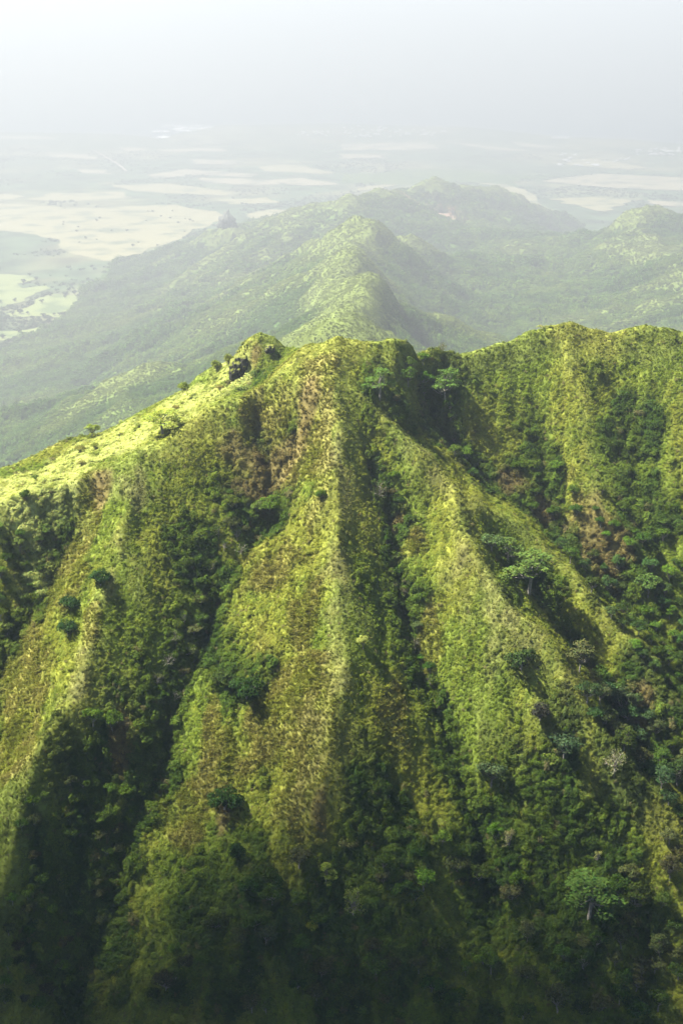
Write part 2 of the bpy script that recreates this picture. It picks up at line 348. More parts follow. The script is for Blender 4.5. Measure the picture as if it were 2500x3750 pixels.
def near_colour(x, y):
    """kind of plant and its colour at places on the near ridge"""
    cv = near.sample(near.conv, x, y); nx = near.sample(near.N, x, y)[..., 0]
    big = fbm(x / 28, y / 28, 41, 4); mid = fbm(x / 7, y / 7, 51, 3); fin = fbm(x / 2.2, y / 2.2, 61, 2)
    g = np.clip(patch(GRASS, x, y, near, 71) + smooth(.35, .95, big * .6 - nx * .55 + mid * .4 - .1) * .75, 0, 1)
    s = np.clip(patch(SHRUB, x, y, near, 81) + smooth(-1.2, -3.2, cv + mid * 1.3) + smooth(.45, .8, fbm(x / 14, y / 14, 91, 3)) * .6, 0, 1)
    dry = np.clip(patch(DRY, x, y, near, 101, 1.3) * smooth(-.7, .5, mid) * .65 + smooth(1.8, 3.4, cv + mid * 1.6) * .25, 0, 1)
    b = patch(BROWN, x, y, near, 111, .8)
    s = s * (1 - .8 * g); e = lambda w: w[..., None]
    f = e(smooth(-.6, .6, big + fin * .5)); c = C_FERN * (1 - f) + C_FERN2 * f
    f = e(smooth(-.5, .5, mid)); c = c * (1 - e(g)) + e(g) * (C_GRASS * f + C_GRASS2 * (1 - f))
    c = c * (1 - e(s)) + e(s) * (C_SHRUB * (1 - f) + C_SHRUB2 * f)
    c = c * (1 - e(dry) * .75) + e(dry) * .75 * C_DRY
    c = c * (1 - e(b) * .7) + e(b) * .7 * C_BROWN
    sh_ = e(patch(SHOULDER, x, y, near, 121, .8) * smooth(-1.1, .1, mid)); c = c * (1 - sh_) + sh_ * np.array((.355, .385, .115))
    c = c * (1 + .22 * e(fin))
    return np.clip(c, .004, .5), g, s, dry, b
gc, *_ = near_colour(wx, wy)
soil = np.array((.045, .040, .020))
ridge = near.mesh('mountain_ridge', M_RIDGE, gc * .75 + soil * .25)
tag(ridge, kind='structure')

# ------------------------------------------------------------------ hills behind, the plain, the sea
_sx = [(-2500, 520), (-600, 500), (0, 490), (420, 497), (600, 508), (680, 488), (790, 464), (1250, 458), (1700, 470), (2000, 500), (2500, 528), (3200, 560), (5000, 600)]
_sr = [at_z(a, b, 0.0) for a, b in _sx]
def shore_y(x, y):
    r = x / np.maximum(y, 1)
    return np.interp(r, [p[0] / p[1] for p in _sr], [p[1] for p in _sr]) + 60 * fbm(x / 400, x * 0 + .3, 77, 4)
def land_z(x, y):
    s = shore_y(x, y)
    return np.interp(y, [0, 4200], [62, 58]) - 57 * np.clip((y - 4200) / (s - 4200), 0, 1.3) ** .8
mid = Field(-2100, 2100, 430, 6200, 9.5)
Zp = lambda L: [at_z(*p) for p in L]
A = Zp([(1290, 1150, 505)])[0]
mid.line([(-25, 430, 430), (-15, 650, 480), A] + Zp([(1300, 1100, 470), (1360, 1036, 450), (1330, 990, 408), (1285, 915, 425), (1310, 868, 385), (1345, 803, 405)]))      # spine of the spur
mid.line([A] + Zp([(1410, 1230, 420), (1500, 1300, 360)])); mid.line([A] + Zp([(1130, 1215, 440), (960, 1260, 380), (700, 1360, 290), (480, 1440, 220), (300, 1490, 180), (0, 1560, 150), (-400, 1650, 130)]))
mid.line(Zp([(1360, 1036, 450), (1489, 1117, 410), (1609, 1173, 370), (1728, 1237, 325), (1850, 1300, 280)]))
mid.line(Zp([(1360, 1036, 450), (1200, 1060, 405), (1040, 1120, 345), (850, 1190, 285), (640, 1260, 215), (450, 1310, 165), (250, 1390, 130), (0, 1450, 105), (-400, 1540, 90)]))
mid.line(Zp([(1180, 1150, 395), (1000, 1190, 325), (800, 1270, 250), (550, 1350, 185), (350, 1420, 150), (0, 1500, 120)]))                          # gully
mid.line(Zp([(1420, 1140, 385), (1540, 1220, 330), (1680, 1300, 270)]))
mid.line(Zp([(1285, 915, 425), (1340, 950, 400), (1393, 1015, 360), (1470, 1060, 330), (1600, 1120, 290)]))
mid.line(Zp([(1285, 915, 425), (1172, 968, 385), (1050, 1020, 330), (900, 1060, 275), (760, 1110, 215), (600, 1160, 160), (430, 1200, 120), (250, 1260, 85), (100, 1300, 70)]))
mid.line(Zp([(1150, 1040, 345), (980, 1085, 280), (780, 1150, 215), (560, 1220, 150), (400, 1270, 115)]))
mid.line(Zp([(1345, 803, 405), (1441, 878, 370), (1505, 950, 335), (1620, 1030, 280), (1750, 1110, 266), (1850, 1180, 268)]))
mid.line(Zp([(1345, 803, 405), (1400, 815, 385), (1520, 880, 330), (1650, 960, 285), (1780, 1040, 258)]))
mid.line(Zp([(1420, 880, 345), (1500, 985, 300), (1620, 1070, 262)]))
mid.line(Zp([(1345, 803, 405), (1250, 812, 385), (1156, 872, 345), (1060, 912, 300), (988, 966, 262), (845, 1014, 200), (700, 1046, 150), (550, 1090, 105), (400, 1150, 75), (300, 1190, 66)]))
mid.line(Zp([(1200, 900, 345), (1080, 960, 290), (930, 1015, 225), (760, 1075, 165), (560, 1135, 110)]))
# pinnacle ridge and the far ridge
mid.line(Zp([(830, 800, 225), (900, 800, 235), (980, 797, 245), (1100, 783, 265), (1180, 735, 290), (1250, 728, 300), (1340, 715, 300), (1450, 688, 290), (1530, 668, 280), (1620, 658, 275), (1680, 668, 265), (1760, 672, 255), (1850, 692, 225),
             (1950, 745, 165), (2030, 808, 110), (2100, 850, 75), (2160, 868, 62)]))
mid.line(Zp([(830, 800, 225), (740, 860, 160), (640, 925, 95), (540, 950, 66), (430, 958, 60)]))
mid.line(Zp([(980, 850, 200), (850, 930, 150), (740, 970, 115), (600, 1010, 80), (450, 1030, 64), (300, 1080, 60)]))
mid.line(Zp([(1200, 790, 240), (1120, 830, 215), (1000, 900, 175), (850, 965, 130), (700, 1005, 95)]))
mid.line(Zp([(1450, 740, 245), (1600, 780, 215), (1700, 850, 222), (1800, 940, 235), (1900, 1040, 255), (2050, 1120, 265)]))
mid.line(Zp([(1620, 658, 275), (1700, 720, 245), (1800, 770, 210), (1880, 830, 165), (1960, 860, 125), (2060, 880, 85)]))
mid.line(Zp([(1530, 690, 255), (1560, 760, 235), (1640, 830, 232), (1740, 910, 228)]))
# right hills
mid.line(Zp([(2130, 905, 150), (2200, 865, 235), (2300, 785, 310), (2380, 755, 325), (2450, 762, 320), (2520, 790, 305), (2640, 850, 250), (2900, 870, 200)]))
mid.line(Zp([(2380, 755, 325), (2330, 830, 305), (2230, 880, 265), (2150, 935, 235), (2050, 990, 240), (1950, 1010, 238)]))
mid.line(Zp([(2330, 830, 305), (2400, 900, 300), (2430, 960, 320), (2380, 1030, 300), (2300, 1090, 270), (2200, 1150, 280), (2100, 1180, 275)]))
mid.line(Zp([(2430, 960, 320), (2520, 1010, 320), (2700, 1030, 330), (3000, 1050, 340)]))
mid.line(Zp([(2150, 1010, 252), (2250, 1060, 268), (2200, 1090, 265), (2080, 1140, 262)]))
mid.line(Zp([(2480, 870, 275), (2600, 930, 265)]))
mid.line(Zp([(1900, 1180, 275), (2100, 1230, 285), (2300, 1230, 295), (2500, 1200, 300), (2900, 1220, 330)]))
mid.line(Zp([(1700, 1330, 280), (1950, 1330, 285), (2300, 1330, 300), (2800, 1330, 320)]))
# foot of the hills on the plain
mid.line([at_z(*p) for p in [(-700, 1400, 50), (-400, 1330, 50), (-60, 1240, 50), (60, 1170, 50), (130, 1120, 50), (200, 1040, 50), (310, 950, 50), (430, 935, 50), (560, 922, 36), (660, 878, 36), (745, 822, 36), (800, 785, 36), (850, 760, 36), (1000, 740, 36), (1150, 690, 36), (1400, 640, 36), (1620, 620, 36), (1850, 650, 36), (1980, 720, 36), (2080, 800, 36), (2170, 845, 36)]])
foot = Zp([(-900, 1700, 90), (-400, 1420, 64), (-100, 1330, 60), (60, 1260, 60), (180, 1200, 60), (260, 1120, 59)])
mid.line(foot)
for L in ([(-2300, y) for y in (430, 1500, 2400, 3200, 4500, 6300)], [(x, 6300) for x in (-1500, -700, 0, 700, 1500)], [(2300, y) for y in (4200, 5200, 6300)],
          [(-1500, 3000), (-1400, 4000), (-1000, 4600), (-700, 5300)], [(700, 5400), (1000, 4900), (1500, 4500)]):
    mid.line([(x, y, float(land_z(np.array(float(x)), np.array(float(y)))) - 12) for x, y in L])
mid.line([(-700, 430, 230), (-400, 700, 240)]); mid.line([(500, 430, 330), (400, 800, 300), (300, 1200, 270)]); mid.line([(1200, 430, 350), (1000, 1200, 350), (1100, 2000, 360)])
mid.solve()
mx_, my_ = mid.X, mid.Y
hgt = smooth(70, 160, mid.Z)
mid.Z = blur(mid.Z, 1) + hgt * (1.2 * fbm(mx_ / 22, my_ / 22, 35, 2)) + hgt * (11 * fbm(mx_ / 150, my_ / 190, 5, 4) - 18 * np.abs(fbm(mx_ / 110, my_ / 140, 15, 4)) + 6 + 3 * fbm(mx_ / 40, my_ / 40, 25, 2))
mid.finish()
mid.conv = mid.Z - blur(mid.Z, 7)
H_FOREST, H_FOREST2, H_GRASS, H_DRY = np.array((.055, .105, .022)), np.array((.092, .150, .028)), np.array((.112, .142, .036)), np.array((.150, .125, .070))
def mid_colour(x, y):
    cv = mid.sample(mid.conv, x, y); nx = mid.sample(mid.N, x, y)[..., 0]
    b = fbm(x / 260, y / 260, 7, 4); m = fbm(x / 60, y / 60, 17, 3); e = lambda w: w[..., None]
    d = smooth(1900, 900, y)
    g = np.clip(smooth(-.1, 1.3, cv * .07 + b * .6 - nx * .5 + m * .2 + d * .25), 0, 1)
    f = e(smooth(-.5, .5, m + b)); c = H_FOREST * (1 - f) + H_FOREST2 * f
    c = c * (1 - e(g)) + e(g) * H_GRASS
    q = at_z(1590, 735, 262); w = smooth(1.2, .6, np.sqrt(((x - q[0]) / 70) ** 2 + ((y - q[1]) / 130) ** 2) + m * .4)
    c = c * (1 - e(w)) + e(w) * np.array((.30, .20, .14))
    return c, g, w
mc, mg, mw = mid_colour(mx_, my_)
hills = mid.mesh('hills', M_HILL, mc * .75); tag(hills, kind='structure')

# plain with its own tones, then the fields laid on it
ys = np.concatenate((np.arange(1200, 9000, 50), np.arange(9000, 11000, 30))); xs = np.arange(-4200, 4201, 60)
PX, PY = np.meshgrid(xs, ys)
PZ = land_z(PX, PY)
b = fbm(PX / 500, PY / 900, 3, 5); m2 = fbm(PX / 120, PY / 200, 9, 4)
w = smooth(-.15, .45, b + .5 * m2)[..., None]
pc = np.array((.055, .085, .038)) * (1 - w) + np.array((.125, .130, .062)) * w
idx = np.arange(PX.size).reshape(PX.shape)
quads = np.stack((idx[:-1, :-1], idx[:-1, 1:], idx[1:, 1:], idx[1:, :-1]), -1).reshape(-1, 4)
tag(mesh_np('plain', np.stack((PX, PY, PZ), -1).reshape(-1, 3), quads, mat_ground('plain_ground', .012, .3, 4, .5), pc, True), kind='structure')
def mat_sea():
    m, n, l, out = new_mat('sea_water')
    p = n.new('ShaderNodeBsdfPrincipled'); p.inputs['Base Color'].default_value = (.03, .07, .085, 1); p.inputs['Roughness'].default_value = .35
    tc = n.new('ShaderNodeTexCoord'); no = n.new('ShaderNodeTexNoise'); no.inputs['Scale'].default_value = .02; no.inputs['Detail'].default_value = 5
    b = n.new('ShaderNodeBump'); b.inputs['Strength'].default_value = .3; b.inputs['Distance'].default_value = 2
    l.new(tc.outputs['Object'], no.inputs['Vector']); l.new(no.outputs['Fac'], b.inputs['Height']); l.new(b.outputs[0], p.inputs['Normal'])
    l.new(p.outputs[0], out.inputs[0]); return m
E = 90000.0
tag(mesh_np('sea', [(-E, -20000, 0), (E, -20000, 0), (E, E, 0), (-E, E, 0)], [(0, 1, 2, 3)], mat_sea()), kind='structure')
# fields, track, surf and town on the plain
def ragged(poly, seed, amp, n=6):
    out = []
    for (a, b) in zip(poly, poly[1:] + poly[:1]):
        a = np.array(a); b = np.array(b); L = np.hypot(*(b - a)); nn = np.array((-(b - a)[1], (b - a)[0])) / (L + 1e-6)
        for t in np.arange(n) / n:
            p = a + (b - a) * t; out.append(p + nn * amp * float(fbm(np.array(p[0] / 90), np.array(p[1] / 90), seed, 3)))
    return out
def sheet(name, poly, mat, lift, kind='structure'):
    from mathutils.geometry import tessellate_polygon
    P = [(p[0], p[1], float(land_z(np.array(p[0]), np.array(p[1]))) + lift) for p in poly]
    tri = tessellate_polygon([[Vector((p[0], p[1], 0)) for p in P]])
    return tag(mesh_np(name, P, np.array(tri), mat), kind=kind)
def ground_px(pts, k, ox, oy):
    r = []
    for (a, b) in pts:
        q = at_z(a * k + ox, b * k + oy, 45.0); zz = float(land_z(np.array(q[0]), np.array(q[1])))
        q = at_z(a * k + ox, b * k + oy, max(zz, 0.5)); r.append((q[0], q[1]))
    return r
def mat_field(name, c1, c2, sc, dots):
    return mat_plain(name, c1, c2, sc, lo=.36, hi=.50)
M_STRAW = mat_field('straw_field', (.10, .115, .05), (.23, .212, .10), .012, 0)
M_TAN = mat_field('tan_field', (.10, .11, .06), (.25, .222, .13), .01, 0)
M_PASTURE = mat_field('pasture', (.085, .12, .035), (.165, .195, .06), .015, 0)
A1 = [[(0, 430), (330, 455), (800, 440), (1020, 480), (985, 530), (900, 555), (800, 610), (620, 670), (500, 695), (280, 650), (270, 600), (180, 580), (0, 562), (-400, 560), (-400, 440)],
      [(140, 415), (240, 385), (570, 380), (600, 408), (300, 425)], [(1000, 420), (1220, 405), (1290, 430), (1050, 436)], [(1140, 484), (1250, 460), (1380, 468), (1300, 500), (1160, 504)], [(-200, 400), (60, 385), (100, 405), (0, 425), (-200, 430)],
      [(520, 730), (560, 718), (612, 735), (570, 747)], [(520, 350), (760, 340), (1120, 385), (1080, 399), (620, 376)], [(1180, 262), (1310, 250), (1550, 290), (1480, 296), (1230, 285)]]
A2 = [[(230, 195), (340, 198), (460, 220), (440, 229), (240, 216)], [(700, 182), (1030, 177), (1030, 193), (760, 192)], [(870, 230), (1110, 235), (1080, 252), (900, 250)], [(360, 274), (500, 280), (512, 296), (380, 294)],
      [(680, 300), (850, 274), (1180, 298), (1160, 312), (900, 300), (720, 318)], [(900, 315), (1120, 318), (1300, 345), (1180, 352), (960, 335)], [(540, 175), (690, 172), (700, 184), (600, 190)], [(1180, 330), (1400, 315), (1560, 345), (1420, 352)], [(0, 118), (230, 122), (240, 134), (0, 132)]]
A3 = [[(0, 755), (130, 770), (100, 822), (222, 812), (200, 840), (60, 890), (0, 922), (-300, 930), (-300, 760)], [(30, 945), (230, 850), (490, 872), (330, 950), (180, 957)], [(0, 1018), (230, 1004), (330, 965), (345, 985), (220, 1030), (0, 1072), (-200, 1080), (-200, 1020)]]
B1 = [[(1020, 235), (1160, 225), (1420, 268), (1300, 274), (1050, 257)], [(550, 322), (730, 333), (880, 392), (990, 508), (930, 480), (860, 425), (700, 355)], [(950, 412), (1230, 400), (1290, 440), (1200, 476), (1000, 424)], [(1180, 405), (1360, 412), (1280, 440)], [(120, 352), (260, 344), (180, 374), (60, 376)]]
B2 = [[(910, 330), (1180, 295), (1700, 320), (1700, 375), (1350, 368), (1100, 350)], [(0, 160), (380, 150), (450, 178), (200, 187), (0, 186)], [(490, 150), (600, 158), (880, 190), (700, 188)], [(780, 145), (1010, 175), (940, 182), (790, 160)], [(0, 205), (160, 208), (220, 222), (0, 226)], [(1400, 420), (1600, 430), (1600, 452), (1450, 446)]]
seed = 0
FIELD_POLYS = []
for polys, mat_, ox, oy, nm in ((A1, M_STRAW, 0, 400, 'straw_field'), (A2, M_TAN, 0, 400, 'tan_field'), (A3, M_PASTURE, 0, 400, 'pasture'), (B1, M_STRAW, 1250, 400, 'straw_field'), (B2, M_TAN, 1250, 400, 'tan_field')):
    for pl in polys:
        seed += 1; g_ = ragged(ground_px(pl, .797, ox, oy), 200 + seed, 26); FIELD_POLYS.append(g_)
        sheet(nm, g_, mat_, .6 + .05 * seed)
def strip(pts, wdt, wob=0, seed=0):
    p = [np.array(q) for q in pts]; Lft, Rgt = [], []
    for i in range(len(p)):
        d = p[min(i + 1, len(p) - 1)] - p[max(i - 1, 0)]; d = d / np.hypot(*d); nn = np.array((-d[1], d[0])); w_ = wdt * (1 + wob * random.uniform(-.8, .8)) * .5
        Lft.append(p[i] + nn * w_); Rgt.append(p[i] - nn * w_)
    return Lft + Rgt[::-1]
M_TRACK = mat_plain('dirt_track', (.32, .28, .2), (.4, .34, .26), .02)
sheet('road', strip(ground_px([(430, 188), (455, 202), (485, 218), (515, 236), (545, 254), (566, 270), (580, 286)], .797, 0, 400), 9), M_TRACK, 4.0)
M_FOAM = mat_plain('surf_foam', (.75, .78, .78), (.9, .9, .9), .01)
foam_bits = []
for (a0, a1, b_) in ((745, 860, 80), (800, 900, 90), (860, 970, 88), (700, 780, 104), (820, 880, 99), (880, 960, 95), (710, 770, 130), (700, 745, 136), (870, 930, 77), (1365, 1390, 101), (1400, 1440, 105), (1450, 1560, 114), (1540, 1600, 86), (930, 990, 84), (500, 640, 150)):
    n_ = 9; t_ = np.linspace(0, 1, n_); pts = [(a0 + (a1 - a0) * t, b_ + 3 * math.sin(t * 5 + a0) - (a1 - a0) * .05 * t) for t in t_]
    q = [at_z(x_ * .797, y_ * .797 + 400, .8)[:2] for x_, y_ in pts]; st_ = strip(q, 42, .9); h_ = len(st_) // 2
    foam_bits.append((np.array([(p[0], p[1], 1.0) for p in st_]), [(i, i + 1, len(st_) - 2 - i, len(st_) - 1 - i) for i in range(h_ - 1)]))
o_ = 0; P_, F_ = [], []
for p_, f_ in foam_bits: P_.append(p_); F_ += [tuple(i + o_ for i in f) for f in f_]; o_ += len(p_)
tag(mesh_np('surf', np.concatenate(P_), np.array(F_), M_FOAM), 'white surf breaking along the distant shore', 'surf', kind='stuff')
def house_mesh(w_, d_, h_, r_):
    v = [(-w_, -d_, 0), (w_, -d_, 0), (w_, d_, 0), (-w_, d_, 0), (-w_, -d_, h_), (w_, -d_, h_), (w_, d_, h_), (-w_, d_, h_), (-w_, 0, h_ + r_), (w_, 0, h_ + r_)]
    me = bpy.data.meshes.new('house'); me.from_pydata(v, [], [(0, 1, 5, 4), (1, 2, 6, 5), (2, 3, 7, 6), (3, 0, 4, 7), (4, 5, 9, 8), (6, 7, 8, 9), (4, 8, 7), (5, 6, 9)]); me.materials.append(M_WALL); me.materials.append(M_ROOF)
    for f in me.polygons: f.material_index = 1 if f.index in (4, 5) else 0
    return me
M_WALL = mat_plain('house_wall', (.5, .49, .46), (.62, .61, .58), .3); M_ROOF = mat_plain('house_roof', (.40, .40, .39), (.60, .60, .58), .05)
HM = [house_mesh(6, 4.5, 4, 2), house_mesh(9, 5, 4.5, 2), house_mesh(15, 8, 6, 3)]
hr = random.Random(5)
def houses(n_, x0_, x1_, y0_, y1_, label, group):
    for i in range(n_):
        sx = hr.uniform(x0_, x1_); sy = hr.uniform(y0_, y1_); q = ground_px([(sx, sy)], 1, 0, 0)[0]
        o = link('house', HM[hr.choice((0, 0, 1, 1, 2))]); o.location = (q[0], q[1], float(land_z(np.array(q[0]), np.array(q[1]))) - .2); o.rotation_euler.z = hr.uniform(0, 3.1)
        tag(o, label, 'house', group)
houses(60, 1250, 1640, 458, 500, 'tiny white house in the hazy coast town above the central peak', 'white houses of the coast town')
houses(26, 2330, 2520, 540, 566, 'tiny pale house in the hazy settlement at the far right edge', 'pale houses at the right shore')
houses(14, 1090, 1250, 478, 496, 'tiny white house by the surf left of the coast town', 'white houses by the surf')
houses(24, 2040, 2330, 560, 610, 'tiny pale house strung along the road on the right-hand plain', 'pale houses on the right plain')
q = ground_px([(2050, 504)], 1, 0, 0)[0]; o = link('warehouse', house_mesh(45, 12, 9, 3)); o.location = (q[0], q[1], 1.0); tag(o, 'long white warehouse alone near the far right shore', 'warehouse')

# ------------------------------------------------------------------ plants
def quads_from(c, n, u, size, asp, tint, bend=0.0):
    """leaf-sized rhombs: centres c, normals n, long axis u"""
    n = n / np.linalg.norm(n, axis=1, keepdims=True); u = u - (u * n).sum(1, keepdims=True) * n
    u = u / (np.linalg.norm(u, axis=1, keepdims=True) + 1e-9); v = np.cross(n, u)
    s = size[:, None]
    P = np.stack((c - u * s * .5, c + v * s * asp * .5 + n * s * bend, c + u * s * .5, c - v * s * asp * .5 + n * s * bend), 1).reshape(-1, 3)
    F = np.arange(len(P)).reshape(-1, 4); T = np.repeat(tint, 4, 0)
    return P, F, T
def rdir(k, up=0.0):
    v = rng.normal(size=(k, 3)); v /= np.linalg.norm(v, axis=1, keepdims=True)
    if up: v[:, 2] = np.abs(v[:, 2]) * up + (1 - up) * v[:, 2]
    return v
def tints(k, lo=.75, hi=1.25, warm=.10):
    b = rng.uniform(lo, hi, (k, 1)); t = np.repeat(b, 3, 1); t[:, 0] *= 1 + rng.normal(0, warm, k); t[:, 2] *= 1 + rng.normal(0, warm, k)
    return np.clip(t, .2, 2)
def join(parts):
    P, F, T, o = [], [], [], 0
    for p, f, t in parts: P.append(p); F.append(f + o); T.append(t); o += len(p)
    return np.concatenate(P), np.concatenate(F), np.concatenate(T)
def clump(k, rad, h, leaf, lumps=4):
    cs = rng.uniform(-.55, .55, (lumps, 3)) * rad; cs[:, 2] = rng.uniform(.15, .5, lumps) * h
    rs = rng.uniform(.4, .7, lumps) * rad; j = rng.integers(0, lumps, k)
    d = rdir(k, .9); c = cs[j] + d * rs[j][:, None] * rng.uniform(.75, 1.05, (k, 1)); c[:, 2] = c[:, 2] * h / rad
    n = d + rng.normal(0, .28, (k, 3)) + (0, 0, .7)
    return quads_from(c, n, rdir(k), rng.uniform(.7, 1.3, k) * leaf, .7, tints(k), .08)
def tuft(k, h, spread, width):
    a = rng.uniform(0, 2 * np.pi, k); r = rng.uniform(0, .5, k) * spread; L = rng.uniform(.6, 1.1, k) * h
    base = np.stack((np.cos(a) * r, np.sin(a) * r, np.full(k, -.15)), 1)
    lean = rng.uniform(.1, .75, k); a2 = a + rng.normal(0, .6, k)
    out = np.stack((np.cos(a2), np.sin(a2), a2 * 0), 1); side = np.stack((-np.sin(a2), np.cos(a2), a2 * 0), 1) * (width * .5)
    mid_ = base + out * (lean * L * .3)[:, None] + np.array((0, 0, 1)) * (L * .6)[:, None]
    tip = base + out * (lean * L)[:, None] + np.array((0, 0, 1)) * (L * (1 - lean * .35))[:, None]
    P = np.stack((base - side, base + side, mid_ + side, mid_ - side, mid_ - side, mid_ + side, tip + side * .2, tip - side * .2), 1).reshape(-1, 3)
    F = np.arange(len(P)).reshape(-1, 4); T = np.repeat(tints(k, .7, 1.3), 8, 0)
    return P, F, T
def source(name, parts, mat):
    P, F, T = parts
    return bpy.data.objects.new(name, mesh_data(name, P, F, mat, T))
SRC = bpy.data.collections.new('plant_shapes')
srcs = []
for k in range(3): srcs.append(source('a%d_fern' % k, clump(90, 1.0, .8, .36, 3), M_PLANT))          # 0-2
for k in range(3): srcs.append(source('b%d_grass' % k, tuft(46, 1.45, 1.1, .12), M_PLANT))        # 3-5
for k in range(3): srcs.append(source('c%d_shrub' % k, join([clump(130, 1.0, 1.15, .33, 6), clump(30, .6, .5, .4, 3)]), M_PLANT))   # 6-8
for k in range(2): srcs.append(source('d%d_forest' % k, join([clump(90, 1.0, 1.1, .42, 7), clump(20, .8, .4, .6, 3)]), M_PLANT))     # 9-10
for o in srcs: SRC.objects.link(o)

def scatter(name, pos, nrm, scale, kind, tone, label=None, cat=None):
    me = bpy.data.meshes.new(name); n = len(pos)
    me.vertices.add(n); me.vertices.foreach_set('co', np.ascontiguousarray(pos, np.float32).ravel())
    z = nrm / np.linalg.norm(nrm, axis=1, keepdims=True); a = rng.uniform(0, 2 * np.pi, n)
    t = np.stack((np.cos(a), np.sin(a), a * 0), 1); x = t - (t * z).sum(1, keepdims=True) * z; x /= np.linalg.norm(x, axis=1, keepdims=True); y = np.cross(z, x)
    eul = np.stack((np.arctan2(y[:, 2], z[:, 2]), -np.arcsin(np.clip(x[:, 2], -1, 1)), np.arctan2(x[:, 1], x[:, 0])), 1)
    def att(nm, ty, dat, key):
        at = me.attributes.new(nm, ty, 'POINT'); at.data.foreach_set(key, np.ascontiguousarray(dat).ravel())
    att('rot', 'FLOAT_VECTOR', eul.astype(np.float32), 'vector'); att('size', 'FLOAT_VECTOR', scale.astype(np.float32), 'vector')
    att('pick', 'INT', kind.astype(np.int32), 'value')
    c4 = np.ones((n, 4), np.float32); c4[:, :3] = tone; att('tone', 'FLOAT_COLOR', c4, 'color')
    o = link(name, me)
    ng = bpy.data.node_groups.new(name, 'GeometryNodeTree')
    ng.interface.new_socket('Geometry', in_out='INPUT', socket_type='NodeSocketGeometry'); ng.interface.new_socket('Geometry', in_out='OUTPUT', socket_type='NodeSocketGeometry')
    N = ng.nodes.new; L = ng.links.new
    gi, go = N('NodeGroupInput'), N('NodeGroupOutput'); ip = N('GeometryNodeInstanceOnPoints'); ci = N('GeometryNodeCollectionInfo')
    ci.inputs['Collection'].default_value = SRC; ci.inputs['Separate Children'].default_value = True; ci.inputs['Reset Children'].default_value = True
    def na(nm, ty):
        k = N('GeometryNodeInputNamedAttribute'); k.data_type = ty; k.inputs['Name'].default_value = nm; return k.outputs['Attribute']
    er = N('FunctionNodeEulerToRotation'); L(na('rot', 'FLOAT_VECTOR'), er.inputs[0])
    L(gi.outputs[0], ip.inputs['Points']); L(ci.outputs[0], ip.inputs['Instance']); ip.inputs['Pick Instance'].default_value = True
    L(na('pick', 'INT'), ip.inputs['Instance Index']); L(er.outputs[0], ip.inputs['Rotation']); L(na('size', 'FLOAT_VECTOR'), ip.inputs['Scale'])
    L(ip.outputs[0], go.inputs[0])
    md = o.modifiers.new('plants', 'NODES'); md.node_group = ng
    tag(o, label, cat, kind='stuff'); return o

# ground cover of the near ridge
x = rng.uniform(-230, 230, 1000000); y = rng.uniform(200, 560, 1000000)
nr = near.sample(near.N, x, y); z = near.sample(near.Z, x, y)
px, py, dep = project(np.stack((x, y, z), 1))
facing = (nr * np.stack((-x, -y, CAM_H - z), 1)).sum(1) / np.sqrt(x * x + y * y + (CAM_H - z) ** 2)
ok = (px > -350) & (px < 2850) & (py < 4050) & (facing > -.12) & (rng.random(len(x)) < 1.25 / np.clip(nr[:, 2], .5, 1))
x, y, z, nr = x[ok], y[ok], z[ok], nr[ok]
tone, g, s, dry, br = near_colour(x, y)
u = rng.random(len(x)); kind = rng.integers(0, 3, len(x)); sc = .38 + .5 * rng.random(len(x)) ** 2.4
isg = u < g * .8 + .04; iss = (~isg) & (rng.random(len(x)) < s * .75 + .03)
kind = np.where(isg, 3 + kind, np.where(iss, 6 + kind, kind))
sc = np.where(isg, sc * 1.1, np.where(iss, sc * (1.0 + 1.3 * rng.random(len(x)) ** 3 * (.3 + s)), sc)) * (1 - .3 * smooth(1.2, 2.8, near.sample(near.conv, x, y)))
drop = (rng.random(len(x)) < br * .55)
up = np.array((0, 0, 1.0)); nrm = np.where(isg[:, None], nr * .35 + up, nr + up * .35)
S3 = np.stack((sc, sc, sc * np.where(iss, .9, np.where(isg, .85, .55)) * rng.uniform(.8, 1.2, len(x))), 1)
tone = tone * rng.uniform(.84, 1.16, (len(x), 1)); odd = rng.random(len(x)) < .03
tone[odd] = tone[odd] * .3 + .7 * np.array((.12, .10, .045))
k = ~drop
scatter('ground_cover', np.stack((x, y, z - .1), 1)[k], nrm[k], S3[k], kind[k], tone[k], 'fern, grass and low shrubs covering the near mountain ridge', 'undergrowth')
print('near plants', k.sum())

# woods and scrub on the hills behind
n = 560000
Y = 560 * (4900 / 560) ** rng.random(n); X = rng.uniform(-.34, .34, n) * Y
Z = mid.sample(mid.Z, X, Y); pz = land_z(X, Y); N_ = mid.sample(mid.N, X, Y)
px, py, dep = project(np.stack((X, Y, Z), 1)); nearZ = near.sample(near.Z, X, Y)
facing = (N_ * np.stack((-X, -Y, CAM_H - Z), 1)).sum(1)
c, g, w_ = mid_colour(X, Y)
ok = (Z > pz + 1.5) & (px > -300) & (px < 2800) & (py < 1900) & (facing > -60) & ((Y > 800) | (Z > nearZ))
ok &= rng.random(n) > w_
X, Y, Z, N_, c, g = X[ok], Y[ok], Z[ok], N_[ok], c[ok], g[ok]; n = len(X)
tall = smooth(.0, .6, fbm(X / 180, Y / 180, 33, 3)) * (1 - g)
sc = (1.1 + 2.3 * smooth(700, 2600, Y)) * rng.uniform(.6, 1.25, n) * (1 - .5 * g) * (1 + .5 * tall) * (1 + .8 * smooth(330, 190, Z))
low = rng.random(n) < .55 * smooth(330, 190, Z); X, Y, Z, N_, c, g, tall, sc = (q_[~low] for q_ in (X, Y, Z, N_, c, g, tall, sc)); n = len(X)
S3 = np.stack((sc, sc, sc * (1 + .8 * tall)), 1)
